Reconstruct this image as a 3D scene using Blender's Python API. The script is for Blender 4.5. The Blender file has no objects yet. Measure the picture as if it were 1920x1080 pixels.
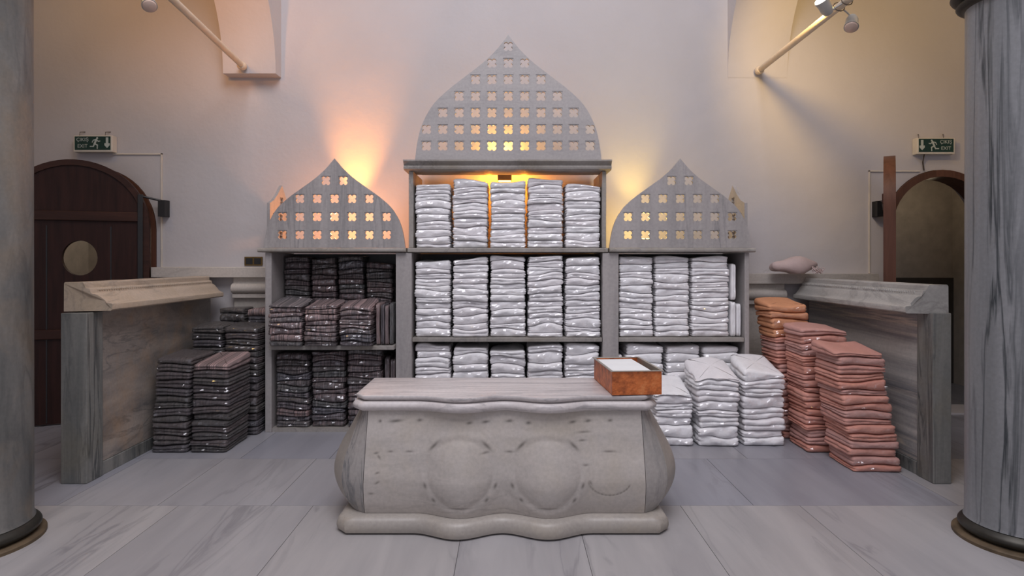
import bpy, math, random
import numpy as np
from mathutils import Vector, Matrix

random.seed(7)
SC = bpy.context.scene
COL = SC.collection
F = 1150.0; CX = 955.0; HZ = 490.0; EYE = 1.7


def at(px, py, D):
    return Vector(((px - CX) * D / F, D, EYE - (py - HZ) * D / F))


# ------------------------------------------------------------------ nodes
def N(t, typ, ins=None, **attrs):
    n = t.nodes.new(typ)
    for k, v in attrs.items():
        setattr(n, k, v)
    for k, v in (ins or {}).items():
        s = n.inputs[k]
        if isinstance(v, bpy.types.NodeSocket):
            t.links.new(v, s)
        else:
            s.default_value = v
    return n


def c4(c):
    return (c[0], c[1], c[2], 1.0)


def newmat(name):
    m = bpy.data.materials.new(name)
    m.use_nodes = True
    t = m.node_tree
    b = t.nodes['Principled BSDF']
    return m, t, b


def ramp(t, fac, stops):
    r = N(t, 'ShaderNodeValToRGB', {'Fac': fac})
    e = r.color_ramp.elements
    while len(e) < len(stops):
        e.new(0.5)
    for i, (p, c) in enumerate(stops):
        e[i].position = p
        e[i].color = c4(c) if len(c) == 3 else c
    return r.outputs['Color']


def mix(t, fac, a, b, mode='MIX'):
    n = N(t, 'ShaderNodeMix', data_type='RGBA', blend_type=mode)
    for s, v in ((n.inputs[0], fac), (n.inputs[6], a), (n.inputs[7], b)):
        if isinstance(v, bpy.types.NodeSocket):
            t.links.new(v, s)
        elif isinstance(v, (int, float)):
            s.default_value = v
        else:
            s.default_value = c4(v)
    return n.outputs[2]


def math_(t, op, a, b=0.0, c=0.0):
    n = N(t, 'ShaderNodeMath', operation=op)
    for i, v in enumerate((a, b, c)):
        if isinstance(v, bpy.types.NodeSocket):
            t.links.new(v, n.inputs[i])
        else:
            n.inputs[i].default_value = v
    return n.outputs[0]


def coords(t, scale=(1, 1, 1), loc=(0, 0, 0), rot=(0, 0, 0), world=False):
    if world:
        src = N(t, 'ShaderNodeNewGeometry').outputs['Position']
    else:
        src = N(t, 'ShaderNodeTexCoord').outputs['Object']
    return N(t, 'ShaderNodeMapping', {'Vector': src, 'Scale': scale, 'Location': loc, 'Rotation': rot}).outputs['Vector']


def noise(t, vec, scale, detail=4.0, rough=0.55, dist=0.0):
    return N(t, 'ShaderNodeTexNoise', {'Vector': vec, 'Scale': scale, 'Detail': detail, 'Roughness': rough, 'Distortion': dist}).outputs['Fac']


def bump(t, b, h, strength=0.2, dist=0.01, sock='Normal'):
    n = N(t, 'ShaderNodeBump', {'Height': h, 'Strength': strength, 'Distance': dist})
    t.links.new(n.outputs['Normal'], b.inputs[sock])


def plain(name, col, rough=0.5, metal=0.0, var=0.12, nscale=8.0, bstr=0.1):
    m, t, b = newmat(name)
    v = coords(t)
    f = noise(t, v, nscale, 5)
    lo = [x * (1 - var) for x in col]
    hi = [min(1, x * (1 + var)) for x in col]
    t.links.new(ramp(t, f, [(0.3, lo), (0.7, hi)]), b.inputs['Base Color'])
    b.inputs['Roughness'].default_value = rough
    b.inputs['Metallic'].default_value = metal
    if bstr:
        bump(t, b, noise(t, v, nscale * 6, 3), bstr, 0.004)
    return m


def marble(name, light, dark, vein, stretch=(1, 1, 1), s=1.0, veins=0.5, rough=0.4, world=True, rot=(0, 0, 0), stain=None, vw=0.05, dist=0.6, loc=(0, 0, 0)):
    m, t, b = newmat(name)
    v = coords(t, stretch, loc=loc, rot=rot, world=world)
    base = ramp(t, noise(t, v, 1.6 * s, 6, 0.6, dist), [(0.33, dark), (0.66, light)])
    f2 = noise(t, v, 2.6 * s, 5, 0.55, dist * 1.6)
    d = math_(t, 'ABSOLUTE', math_(t, 'SUBTRACT', f2, 0.5))
    vm = ramp(t, d, [(0.0, (1, 1, 1)), (vw, (0, 0, 0))])
    f3 = noise(t, v, 0.9 * s, 2)
    vm2 = math_(t, 'MULTIPLY', math_(t, 'MULTIPLY', vm, ramp(t, f3, [(0.42, (0, 0, 0)), (0.6, (1, 1, 1))])), veins)
    colr = mix(t, vm2, base, vein)
    if stain:
        vs = coords(t, (1, 1, 1), world=world)
        sm = ramp(t, noise(t, vs, 2.3, 5, 0.6, 0.3), [(0.48, (0, 0, 0)), (0.72, (1, 1, 1))])
        colr = mix(t, math_(t, 'MULTIPLY', sm, 0.55), colr, stain)
    fine = ramp(t, noise(t, coords(t, world=world), 45, 4), [(0.3, (0.9, 0.9, 0.9)), (0.7, (1.05, 1.05, 1.05))])
    colr = mix(t, 1.0, colr, fine, 'MULTIPLY')
    t.links.new(colr, b.inputs['Base Color'])
    b.inputs['Roughness'].default_value = rough
    bump(t, b, noise(t, coords(t, world=world), 30, 5), 0.06, 0.004)
    return m


M = {}
# wall paint
m, t, b = newmat('painted_plaster')
v = coords(t, world=True)
base = ramp(t, noise(t, v, 0.9, 4), [(0.3, (0.475, 0.45, 0.452)), (0.7, (0.52, 0.492, 0.495))])
patch = ramp(t, noise(t, v, 3.5, 6, 0.65), [(0.55, (0, 0, 0)), (0.75, (1, 1, 1))])
base = mix(t, math_(t, 'MULTIPLY', patch, 0.12), base, (0.45, 0.41, 0.39))
t.links.new(base, b.inputs['Base Color'])
b.inputs['Roughness'].default_value = 0.75
bump(t, b, math_(t, 'ADD', noise(t, v, 2.2, 4), math_(t, 'MULTIPLY', noise(t, v, 25, 4), 0.15)), 0.22, 0.05)
M['paint'] = m

M['cab'] = marble('grey_cabinet_marble', (0.415, 0.385, 0.375), (0.315, 0.296, 0.29), (0.165, 0.162, 0.168), (2.2, 1, 0.14), 1.6, 0.55, 0.42, rot=(0, 0, 0))
M['cab_h'] = marble('grey_cabinet_marble_banded', (0.405, 0.38, 0.372), (0.345, 0.325, 0.32), (0.215, 0.21, 0.213), (0.22, 1, 1.6), 1.4, 0.5, 0.42)
M['cab_edge'] = marble('grey_shelf_marble', (0.36, 0.335, 0.31), (0.27, 0.25, 0.23), (0.15, 0.145, 0.14), (1.0, 1, 1), 2.0, 0.5, 0.5, stain=(0.22, 0.18, 0.12))
M['desk'] = marble('warm_grey_desk_marble', (0.40, 0.362, 0.322), (0.315, 0.288, 0.26), (0.24, 0.225, 0.21), (0.35, 1, 1.6), 1.6, 0.35, 0.42, stain=(0.40, 0.34, 0.26))
M['desk_strip'] = marble('blue_grey_desk_marble', (0.42, 0.385, 0.36), (0.28, 0.27, 0.26), (0.13, 0.135, 0.145), (2.4, 2.4, 0.35), 1.6, 0.7, 0.42)
M['desk_top'] = marble('grey_banded_desk_top_marble', (0.68, 0.63, 0.61), (0.45, 0.415, 0.41), (0.28, 0.26, 0.265), (0.12, 1.5, 1.5), 3.0, 0.75, 0.36, dist=0.3)
M['col_r'] = marble('streaked_column_marble', (0.245, 0.247, 0.255), (0.16, 0.165, 0.17), (0.02, 0.026, 0.03), (1.7, 1.7, 0.075), 2.1, 0.95, 0.4, vw=0.05, dist=0.35)
M['col_l'] = marble('mottled_column_marble', (0.20, 0.192, 0.178), (0.085, 0.088, 0.086), (0.045, 0.048, 0.05), (1.2, 1.2, 0.30), 2.4, 0.55, 0.42, stain=(0.25, 0.185, 0.12), dist=0.35, vw=0.06)
M['post'] = marble('grey_post_marble', (0.25, 0.245, 0.225), (0.125, 0.132, 0.127), (0.03, 0.036, 0.04), (2.4, 2.4, 0.16), 1.9, 0.85, 0.45, stain=(0.20, 0.18, 0.13))
M['panel_l'] = marble('brown_grey_panel_marble', (0.38, 0.325, 0.28), (0.18, 0.165, 0.155), (0.11, 0.11, 0.11), (1.0, 0.45, 1.7), 1.8, 0.6, 0.45, rot=(0.25, 0, 0), stain=(0.45, 0.27, 0.14))
M['panel_r'] = marble('banded_panel_marble', (0.55, 0.52, 0.48), (0.13, 0.135, 0.15), (0.62, 0.53, 0.43), (1.0, 0.08, 2.2), 2.0, 0.8, 0.45, rot=(-0.12, 0, 0), dist=0.3)
M['cap_l'] = marble('cream_moulding_marble', (0.54, 0.435, 0.335), (0.42, 0.34, 0.26), (0.25, 0.215, 0.18), (1, 0.3, 1.2), 1.8, 0.5, 0.5, stain=(0.42, 0.32, 0.2))
M['cap_r'] = marble('grey_moulding_marble', (0.47, 0.45, 0.42), (0.35, 0.34, 0.32), (0.22, 0.21, 0.2), (1, 0.3, 1.2), 1.8, 0.5, 0.5)
M['rough_stone'] = marble('broken_stone', (0.25, 0.235, 0.20), (0.13, 0.13, 0.115), (0.08, 0.08, 0.07), (1, 1, 1), 5, 0.5, 0.8)
M['ledge'] = marble('ledge_marble', (0.56, 0.51, 0.46), (0.46, 0.42, 0.38), (0.3, 0.27, 0.24), (0.3, 1, 1), 1.8, 0.4, 0.5)
M['dark_back'] = plain('dark_marble_backing', (0.12, 0.12, 0.12), 0.6)
M['bronze'] = plain('dark_bronze', (0.045, 0.042, 0.035), 0.45, 0.6, 0.3)
M['rust'] = plain('brown_iron_plate', (0.12, 0.085, 0.05), 0.6, 0.3, 0.4)

# wood
def wood(name, c1, c2, stretch=(6, 6, 0.5)):
    m, t, b = newmat(name)
    v = coords(t, stretch)
    t.links.new(ramp(t, noise(t, v, 3, 6, 0.6, 0.5), [(0.3, c1), (0.7, c2)]), b.inputs['Base Color'])
    b.inputs['Roughness'].default_value = 0.5
    b.inputs['Specular IOR Level'].default_value = 0.25
    bump(t, b, noise(t, v, 9, 4), 0.15, 0.004)
    return m


M['door_wood'] = wood('dark_door_wood', (0.018, 0.0065, 0.005), (0.042, 0.015, 0.011))
M['door_rail'] = wood('reddish_door_rail_wood', (0.028, 0.012, 0.009), (0.055, 0.022, 0.015), (0.6, 6, 6))
M['door_edge'] = wood('red_brown_door_edge', (0.08, 0.033, 0.02), (0.13, 0.055, 0.034))
M['door_frame'] = wood('door_frame_wood', (0.07, 0.032, 0.02), (0.125, 0.055, 0.034))
M['black'] = plain('black_metal', (0.015, 0.015, 0.016), 0.45)
M['corridor'] = plain('corridor_paint', (0.46, 0.41, 0.36), 0.8)
M['dark_dado'] = plain('dark_corridor_dado', (0.06, 0.055, 0.05), 0.6)
M['duct'] = plain('cream_cable_duct', (0.62, 0.56, 0.48), 0.5, var=0.05)
M['wire'] = plain('dark_wire', (0.06, 0.045, 0.03), 0.5)
M['sign_white'] = plain('cream_sign_plastic', (0.62, 0.58, 0.50), 0.4, var=0.05)
M['sign_green'] = plain('dark_green_sign_face', (0.008, 0.036, 0.028), 0.25, var=0.1, bstr=0)
M['sign_ink'] = plain('pale_sign_ink', (0.42, 0.47, 0.44), 0.5, var=0.05, bstr=0)
M['brass'] = plain('aged_brass', (0.17, 0.11, 0.04), 0.4, 0.7, 0.2)
M['rod'] = plain('cream_painted_iron', (0.66, 0.55, 0.42), 0.5, var=0.08)
M['lamp_grey'] = plain('grey_lamp_metal', (0.42, 0.41, 0.38), 0.4, 0.2)
M['lamp_glass'] = plain('pinkish_lamp_glass', (0.62, 0.46, 0.38), 0.2)


def emit(name, col, st):
    m, t, b = newmat(name)
    b.inputs['Base Color'].default_value = c4(col)
    b.inputs['Emission Color'].default_value = c4(col)
    b.inputs['Emission Strength'].default_value = st
    return m


M['lit_glass'] = emit('lit_spotlight_glass', (1.0, 0.93, 0.78), 12)
M['lit_orange'] = emit('lit_orange_lamp_glass', (1.0, 0.52, 0.12), 8)
M['lit_yellow'] = emit('lit_yellow_lamp_glass', (1.0, 0.72, 0.16), 8)

# copper box
m, t, b = newmat('hammered_copper')
v = coords(t)
cc = ramp(t, noise(t, v, 14, 6, 0.65), [(0.3, (0.24, 0.06, 0.02)), (0.55, (0.62, 0.17, 0.045)), (0.75, (0.72, 0.28, 0.10))])
t.links.new(cc, b.inputs['Base Color'])
b.inputs['Metallic'].default_value = 0.35
b.inputs['Roughness'].default_value = 0.42
vo = N(t, 'ShaderNodeTexVoronoi', {'Vector': v, 'Scale': 60.0}).outputs['Distance']
bump(t, b, math_(t, 'ADD', vo, noise(t, v, 25, 4)), 0.5, 0.004)
M['copper'] = m
M['tin'] = plain('tinned_lining', (0.42, 0.39, 0.34), 0.35, 0.5)
M['tissue'] = plain('white_paper', (0.80, 0.82, 0.82), 0.7, var=0.03)


# towels -----------------------------------------------------------------
def towel_mat(name, cols, stripes=0, gloss=0.5, crinkle=1.0, fabric=0.3, con=0.9):
    m, t, b = newmat(name)
    rnd = N(t, 'ShaderNodeObjectInfo').outputs['Random']
    v = coords(t)
    n = len(cols)
    colr = ramp(t, rnd, [(i / max(1, n - 1), c) for i, c in enumerate(cols)])
    shade = ramp(t, noise(t, v, 9, 4), [(0.3, (0.93, 0.93, 0.93)), (0.7, (1.03, 1.03, 1.03))])
    colr = mix(t, 1.0, colr, shade, 'MULTIPLY')
    if stripes:
        sx = N(t, 'ShaderNodeSeparateXYZ', {'Vector': v})
        off = math_(t, 'MULTIPLY', rnd, 37.0)
        a = math_(t, 'ADD', sx.outputs['X'], math_(t, 'MULTIPLY', noise(t, v, 5, 2), 0.02))
        vx = N(t, 'ShaderNodeCombineXYZ', {'X': math_(t, 'MULTIPLY', a, stripes), 'Y': off})
        f = noise(t, vx.outputs['Vector'], 1.0, 2.0, 0.7)
        st = ramp(t, f, [(0.37, (0.18, 0.175, 0.18)), (0.43, (0.9, 0.9, 0.9)), (0.55, (1.05, 1.05, 1.05)), (0.62, (2.1, 1.95, 1.9))])
        colr = mix(t, con, colr, st, 'MULTIPLY')
    t.links.new(colr, b.inputs['Base Color'])
    b.inputs['Roughness'].default_value = 0.7
    b.inputs['Coat Weight'].default_value = gloss
    b.inputs['Coat Roughness'].default_value = 0.16
    vw = coords(t, (1, 1, 1.8), world=True)
    cr0 = noise(t, vw, 26, 5, 0.6, 1.0)
    cr = math_(t, 'ABSOLUTE', math_(t, 'SUBTRACT', cr0, 0.5))
    bump(t, b, cr, crinkle, 0.11, 'Coat Normal')
    bump(t, b, math_(t, 'ADD', math_(t, 'MULTIPLY', cr, 0.7), math_(t, 'MULTIPLY', noise(t, vw, 90, 3), 0.25)), fabric, 0.03)
    return m


M['tw_white'] = towel_mat('white_towel_cloth', [(0.90, 0.87, 0.885), (0.95, 0.94, 0.95), (0.92, 0.90, 0.915), (0.96, 0.955, 0.965)], 0, 0.55)
M['tw_dark'] = towel_mat('dark_striped_cloth', [(0.085, 0.075, 0.075), (0.115, 0.085, 0.09), (0.085, 0.085, 0.085), (0.14, 0.10, 0.10), (0.08, 0.08, 0.095)], 75, 0.9)
M['tw_mauve'] = towel_mat('mauve_striped_cloth', [(0.22, 0.165, 0.165), (0.185, 0.145, 0.15), (0.25, 0.18, 0.175), (0.15, 0.135, 0.14)], 70, 0.6)
M['tw_grey'] = towel_mat('charcoal_cloth', [(0.06, 0.055, 0.055), (0.075, 0.068, 0.065), (0.085, 0.068, 0.07), (0.06, 0.058, 0.068)], 60, 0.9, con=0.4)
M['tw_pink'] = towel_mat('salmon_towel_cloth', [(0.60, 0.265, 0.20), (0.66, 0.30, 0.225), (0.56, 0.275, 0.225), (0.68, 0.32, 0.245)], 0, 0.3)
M['tw_rose'] = towel_mat('dusty_pink_towel_cloth', [(0.55, 0.31, 0.27), (0.58, 0.31, 0.265)], 0, 0.35)
M['tw_orange'] = towel_mat('orange_towel_cloth', [(0.62, 0.29, 0.16), (0.66, 0.30, 0.15)], 0, 0.25)
M['tw_bundle'] = towel_mat('pale_pink_cloth', [(0.52, 0.40, 0.38), (0.52, 0.40, 0.38)], 0, 0.35)

m, t, b = newmat('clear_plastic_film')
out = t.nodes['Material Output']
tr = N(t, 'ShaderNodeBsdfTransparent', {'Color': (1.0, 1.0, 1.0, 1)})
gl = N(t, 'ShaderNodeBsdfGlossy', {'Color': (0.9, 0.9, 0.92, 1), 'Roughness': 0.10})
df = N(t, 'ShaderNodeBsdfTranslucent', {'Color': (0.75, 0.75, 0.78, 1)})
m1 = N(t, 'ShaderNodeMixShader', {'Fac': 0.25})
t.links.new(gl.outputs[0], m1.inputs[1]); t.links.new(df.outputs[0], m1.inputs[2])
m2 = N(t, 'ShaderNodeMixShader', {'Fac': 0.135})
t.links.new(tr.outputs[0], m2.inputs[1]); t.links.new(m1.outputs[0], m2.inputs[2])
t.links.new(m2.outputs[0], out.inputs['Surface'])
M['film'] = m

# floor: tint and per-slab offset from a colour attribute
m, t, b = newmat('marble_slab_floor')
at_ = N(t, 'ShaderNodeAttribute', attribute_name='slab')
sp = N(t, 'ShaderNodeSeparateColor', {'Color': at_.outputs['Color']})
pos = N(t, 'ShaderNodeNewGeometry').outputs['Position']
offv = N(t, 'ShaderNodeCombineXYZ', {'X': math_(t, 'MULTIPLY', sp.outputs[1], 23.0), 'Y': math_(t, 'MULTIPLY', sp.outputs[1], 7.0)})
pv = N(t, 'ShaderNodeVectorMath', {0: pos, 1: offv.outputs[0]}, operation='ADD').outputs[0]
v = N(t, 'ShaderNodeMapping', {'Vector': pv, 'Scale': (2.2, 0.30, 1.0), 'Rotation': (0, 0, 0.10)}).outputs[0]
base = ramp(t, noise(t, v, 1.5, 6, 0.6, 0.5), [(0.34, (0.80, 0.80, 0.815)), (0.62, (1, 1, 1))])
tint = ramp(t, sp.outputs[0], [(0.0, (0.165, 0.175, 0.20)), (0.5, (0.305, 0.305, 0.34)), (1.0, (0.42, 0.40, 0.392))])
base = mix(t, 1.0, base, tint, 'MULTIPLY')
f2 = noise(t, v, 2.4, 5, 0.5, 0.8)
d = math_(t, 'ABSOLUTE', math_(t, 'SUBTRACT', f2, 0.5))
vm = math_(t, 'MULTIPLY', ramp(t, d, [(0, (1, 1, 1)), (0.035, (0, 0, 0))]), ramp(t, noise(t, v, 0.8, 2), [(0.45, (0, 0, 0)), (0.62, (1, 1, 1))]))
base = mix(t, math_(t, 'MULTIPLY', vm, sp.outputs[2]), base, (0.165, 0.16, 0.172))
t.links.new(base, b.inputs['Base Color'])
b.inputs['Roughness'].default_value = 0.38
bump(t, b, noise(t, pv, 14, 4), 0.05, 0.004)
M['floor'] = m
M['grout'] = plain('dark_grout', (0.10, 0.098, 0.10), 0.9)

# ------------------------------------------------------------------ mesh helpers
ORG = {}


class MB:
    def __init__(s):
        s.v = []; s.f = []

    def add(s, vs, fs):
        o = len(s.v)
        s.v += [tuple(x) for x in vs]
        s.f += [tuple(i + o for i in q) for q in fs]
        return s

    def box(s, x0, x1, y0, y1, z0, z1):
        vs = [(x0, y0, z0), (x1, y0, z0), (x1, y1, z0), (x0, y1, z0), (x0, y0, z1), (x1, y0, z1), (x1, y1, z1), (x0, y1, z1)]
        return s.add(vs, [(3, 2, 1, 0), (4, 5, 6, 7), (0, 1, 5, 4), (1, 2, 6, 5), (2, 3, 7, 6), (3, 0, 4, 7)])

    def lathe(s, prof, c=(0, 0, 0), n=48, axis=None):
        vs = []; fs = []
        for r, z in prof:
            for k in range(n):
                a = 2 * math.pi * k / n
                vs.append(Vector((r * math.cos(a), r * math.sin(a), z)))
        for i in range(len(prof) - 1):
            for k in range(n):
                k2 = (k + 1) % n
                fs.append((i * n + k, i * n + k2, (i + 1) * n + k2, (i + 1) * n + k))
        fs.append(tuple(reversed(range(n))))
        fs.append(tuple((len(prof) - 1) * n + k for k in range(n)))
        if axis is not None:
            q = Vector((0, 0, 1)).rotation_difference(Vector(axis).normalized())
            vs = [q @ x for x in vs]
        return s.add([x + Vector(c) for x in vs], fs)

    def tube(s, pts, r, n=10):
        pts = [Vector(p) for p in pts]
        rs = r if isinstance(r, (list, tuple)) else [r] * len(pts)
        vs = []; fs = []
        for i, p in enumerate(pts):
            a = pts[max(0, i - 1)]; c = pts[min(len(pts) - 1, i + 1)]
            dirn = (c - a).normalized()
            up = Vector((0, 0, 1)) if abs(dirn.z) < 0.9 else Vector((1, 0, 0))
            u = dirn.cross(up).normalized(); w = dirn.cross(u)
            for k in range(n):
                an = 2 * math.pi * k / n
                vs.append(p + (u * math.cos(an) + w * math.sin(an)) * rs[i])
        for i in range(len(pts) - 1):
            for k in range(n):
                k2 = (k + 1) % n
                fs.append((i * n + k, i * n + k2, (i + 1) * n + k2, (i + 1) * n + k))
        fs.append(tuple(range(n))); fs.append(tuple(reversed([(len(pts) - 1) * n + k for k in range(n)])))
        return s.add(vs, fs)

    def loft(s, rings, cap=True):
        n = len(rings[0]); vs = [p for r in rings for p in r]; fs = []
        for i in range(len(rings) - 1):
            for k in range(n):
                k2 = (k + 1) % n
                fs.append((i * n + k, i * n + k2, (i + 1) * n + k2, (i + 1) * n + k))
        if cap:
            fs.append(tuple(reversed(range(n)))); fs.append(tuple((len(rings) - 1) * n + k for k in range(n)))
        return s.add(vs, fs)

    def prism(s, poly, d0, d1, axis='y', jit=None):
        """poly of (a, b): axis y -> (x, z) extruded in y; axis x -> (y, z) extruded in x."""
        def P(a, b, d):
            return (a, d, b) if axis == 'y' else ((d, a, b) if axis == 'x' else (a, b, d))
        n = len(poly)
        r0 = [P(a, b, d0 + (jit[i] if jit else 0)) for i, (a, b) in enumerate(poly)]
        r1 = [P(a, b, d1) for a, b in poly]
        return s.loft([r0, r1])

    def xform(s, Mx):
        s.v = [tuple(Mx @ Vector(p)) for p in s.v]
        return s

    def build(s, name, mat, parent=None, smooth=30, bevel=0.0, world=True):
        me = bpy.data.meshes.new(name)
        o = bpy.data.objects.new(name, me)
        COL.objects.link(o)
        if parent is not None:
            org = ORG[parent.name] if world else Vector((0, 0, 0))
            o.parent = parent
            ORG[o.name] = org
        else:
            a = np.array(s.v)
            org = Vector(((a[:, 0].min() + a[:, 0].max()) / 2, (a[:, 1].min() + a[:, 1].max()) / 2, a[:, 2].min()))
            o.location = org
            ORG[o.name] = org
        me.from_pydata([tuple(Vector(p) - org) for p in s.v], [], s.f)
        finish(me, mat, smooth)
        if bevel:
            bm_ = o.modifiers.new('bevel', 'BEVEL')
            bm_.width = bevel; bm_.segments = 2; bm_.limit_method = 'ANGLE'
        return o


def finish(me, mat, smooth):
    import bmesh
    bm = bmesh.new(); bm.from_mesh(me)
    bmesh.ops.recalc_face_normals(bm, faces=bm.faces)
    bm.to_mesh(me); bm.free()
    me.materials.append(mat)
    if smooth:
        me.polygons.foreach_set('use_smooth', [True] * len(me.polygons))
        me.set_sharp_from_angle(angle=math.radians(smooth))
    me.update()


def empty(name, loc, rz=0.0):
    o = bpy.data.objects.new(name, None)
    COL.objects.link(o)
    o.location = loc; o.rotation_euler = (0, 0, rz)
    o.empty_display_size = 0.1
    ORG[o.name] = Vector(loc)
    return o


def tag(o, label, cat, group=None):
    o['label'] = label; o['category'] = cat
    if group:
        o['group'] = group
    return o


def struct(o):
    o['kind'] = 'structure'
    return o


def flat2d(outer, holes, y0, y1, mapf=None):
    """Filled 2D outline with holes, extruded: returns verts, faces with (x, z) in the plane and y from y0 to y1."""
    cu = bpy.data.curves.new('tmp', 'CURVE'); cu.dimensions = '2D'; cu.fill_mode = 'BOTH'
    cu.extrude = abs(y1 - y0) / 2
    for loop in [outer] + list(holes):
        sp_ = cu.splines.new('POLY'); sp_.points.add(len(loop) - 1)
        for i, (a, b_) in enumerate(loop):
            sp_.points[i].co = (a, b_, 0, 1)
        sp_.use_cyclic_u = True
    ob = bpy.data.objects.new('tmp', cu); COL.objects.link(ob)
    bpy.context.view_layer.update()
    me = bpy.data.meshes.new_from_object(ob.evaluated_get(bpy.context.evaluated_depsgraph_get()))
    ym = (y0 + y1) / 2
    vs = [(p.co.x, ym + p.co.z, p.co.y) for p in me.vertices]
    fs = [tuple(p.vertices) for p in me.polygons]
    bpy.data.objects.remove(ob); bpy.data.curves.remove(cu); bpy.data.meshes.remove(me)
    return vs, fs


def arch_loop(xc, r, z0, zs, n=24):
    pts = [(xc - r, z0)] + [(xc - r * math.cos(math.pi * k / n), zs + r * math.sin(math.pi * k / n)) for k in range(n + 1)] + [(xc + r, z0)]
    return pts


# ================================================================== SETTING
YW = 6.8          # inner face of the back wall
# floor -------------------------------------------------------------
rows = [(-3.0, 0.25), (0.25, 1.25), (1.25, 2.25), (2.25, 3.26), (3.26, 4.27), (4.27, 5.28), (5.28, 6.29), (6.29, 7.3), (7.3, 8.7)]
joints = {4: [-6.4, -5.1, -3.95, -2.30, -1.364, -0.3, 0.45, 1.19, 2.02, 3.25, 4.4, 5.4, 6.4],
          5: [-6.4, -5.2, -4.2, -3.15, -2.45, -1.66, -0.7, 0.3, 1.0, 1.70, 3.13, 4.2, 5.3, 6.4],
          6: [-6.4, -5.2, -4.2, -3.2, -2.32, -1.55, -0.6, 0.4, 1.28, 2.05, 3.13, 4.2, 5.3, 6.4]}
fl = MB(); slabcol = []
rg = random.Random(3)
for ri, (ya, yb) in enumerate(rows):
    js = joints.get(ri) or [-6.4 + k * 0.9846 + (0 if k in (0, 13) else rg.uniform(-0.15, 0.15)) for k in range(14)]
    for xa, xb in zip(js[:-1], js[1:]):
        g = 0.0018
        fl.box(xa + g, xb - g, ya + g, yb - g, -0.06, 0.0)
        xm = (xa + xb) / 2
        tint = rg.uniform(0.85, 1.0)
        vein = 0.35
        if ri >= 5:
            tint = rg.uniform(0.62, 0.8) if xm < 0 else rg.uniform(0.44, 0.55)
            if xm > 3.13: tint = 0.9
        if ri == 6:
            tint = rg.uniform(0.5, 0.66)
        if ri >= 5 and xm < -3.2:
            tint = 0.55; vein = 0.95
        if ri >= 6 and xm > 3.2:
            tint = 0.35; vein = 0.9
        if ri == 4:
            vein = 0.5
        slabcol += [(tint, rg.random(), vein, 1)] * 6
fo = fl.build('floor', M['floor'], None, smooth=0)
struct(fo)
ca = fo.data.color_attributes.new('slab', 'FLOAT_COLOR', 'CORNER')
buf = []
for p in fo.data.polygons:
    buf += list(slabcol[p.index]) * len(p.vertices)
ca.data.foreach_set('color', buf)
gr = MB().box(-6.4, 6.4, -3.0, 8.7, -0.2, -0.004).build('floor_bed', M['grout'], fo, smooth=0)

# back wall with two arched doorways ------------------------------------
DL = (-4.60, 0.69, 2.05)      # centre, radius, spring height
DR = (4.785, 0.625, 2.09)
vs, fs = flat2d([(-6.4, 0.0), (6.4, 0.0), (6.4, 7.4), (-6.4, 7.4)],
                [arch_loop(DL[0], DL[1], 0.02, DL[2]), arch_loop(DR[0], DR[1], 0.02, DR[2])], YW, YW + 0.4)
struct(MB().add(vs, fs).build('wall_back', M['paint'], None, smooth=20))
struct(MB().box(-6.8, -6.4, -3.0, YW + 0.4, -0.2, 7.4).build('wall_left', M['paint'], None, smooth=0))
struct(MB().box(6.4, 6.8, -3.0, YW + 0.4, -0.2, 7.4).build('wall_right', M['paint'], None, smooth=0))


def arcade(name, xi, xo, splay, zs, ystart, corbel):
    """wall over the side arcade: semicircular soffit from the back wall towards the column."""
    R = 1.55
    n = 36
    mb = MB()
    prof = []
    if corbel:
        prof.append((YW + 0.02, zs))
    prof.append((ystart, zs))
    for k in range(1, n):
        a = math.pi * k / n
        prof.append((ystart - R + R * math.cos(a), zs + R * math.sin(a)))
    prof.append((ystart - 2 * R, zs))
    prof.append((2.9, zs))
    top = [(2.9, 7.4), (YW + 0.02, 7.4)]
    poly = prof + top
    if not corbel:
        poly = prof + top
    def X(x, y):
        return x + splay * max(0.0, (ystart - y)) / 3.1
    ra = [(X(xi, y), y, z) for y, z in poly]
    rb = [(X(xo, y), y, z) for y, z in poly]
    mb.loft([ra, rb])
    return struct(mb.build(name, M['paint'], None, smooth=25))


arcade('wall_arcade_left', -2.53, -3.10, -0.20, 3.735, 6.64, True)
arcade('wall_arcade_right', 2.42, 3.08, 0.32, 3.735, YW - 0.002, False)
# aisle ceilings
struct(MB().box(-6.4, -3.05, -3.0, YW, 5.75, 5.95).build('ceiling_left', M['paint'], None, smooth=0))
struct(MB().box(3.05, 6.4, -3.0, YW, 5.75, 5.95).build('ceiling_right', M['paint'], None, smooth=0))

# corridors behind the two doorways
for i, (xa, xb) in enumerate(((-5.9, -3.4), (3.5, 6.2))):
    mb = MB()
    mb.box(xa, xb, 8.6, 8.7, 0, 3.2).box(xa - 0.1, xa, YW + 0.4, 8.7, 0, 3.2).box(xb, xb + 0.1, YW + 0.4, 8.7, 0, 3.2).box(xa, xb, YW + 0.4, 8.7, 3.1, 3.2)
    w = struct(mb.build('wall_corridor_left' if i == 0 else 'wall_corridor_right', M['corridor'], None, smooth=0))
    struct(MB().box(xa, xb, 8.56, 8.6, 0, 1.47).build('baseboard_corridor_left' if i == 0 else 'baseboard_corridor_right', M['dark_dado'], None, smooth=0))

# plaster cracks (thin grooves filled dark)
# door frames (arched architraves)
def arch_frame(xc, r, zs, w, y0, y1):
    outer = arch_loop(xc, r, 0.0, zs)
    inner = arch_loop(xc, r - w, 0.0, zs)
    poly = outer + inner[::-1]
    vs, fs = flat2d(poly, [], y0, y1)
    return MB().add(vs, fs)


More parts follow.
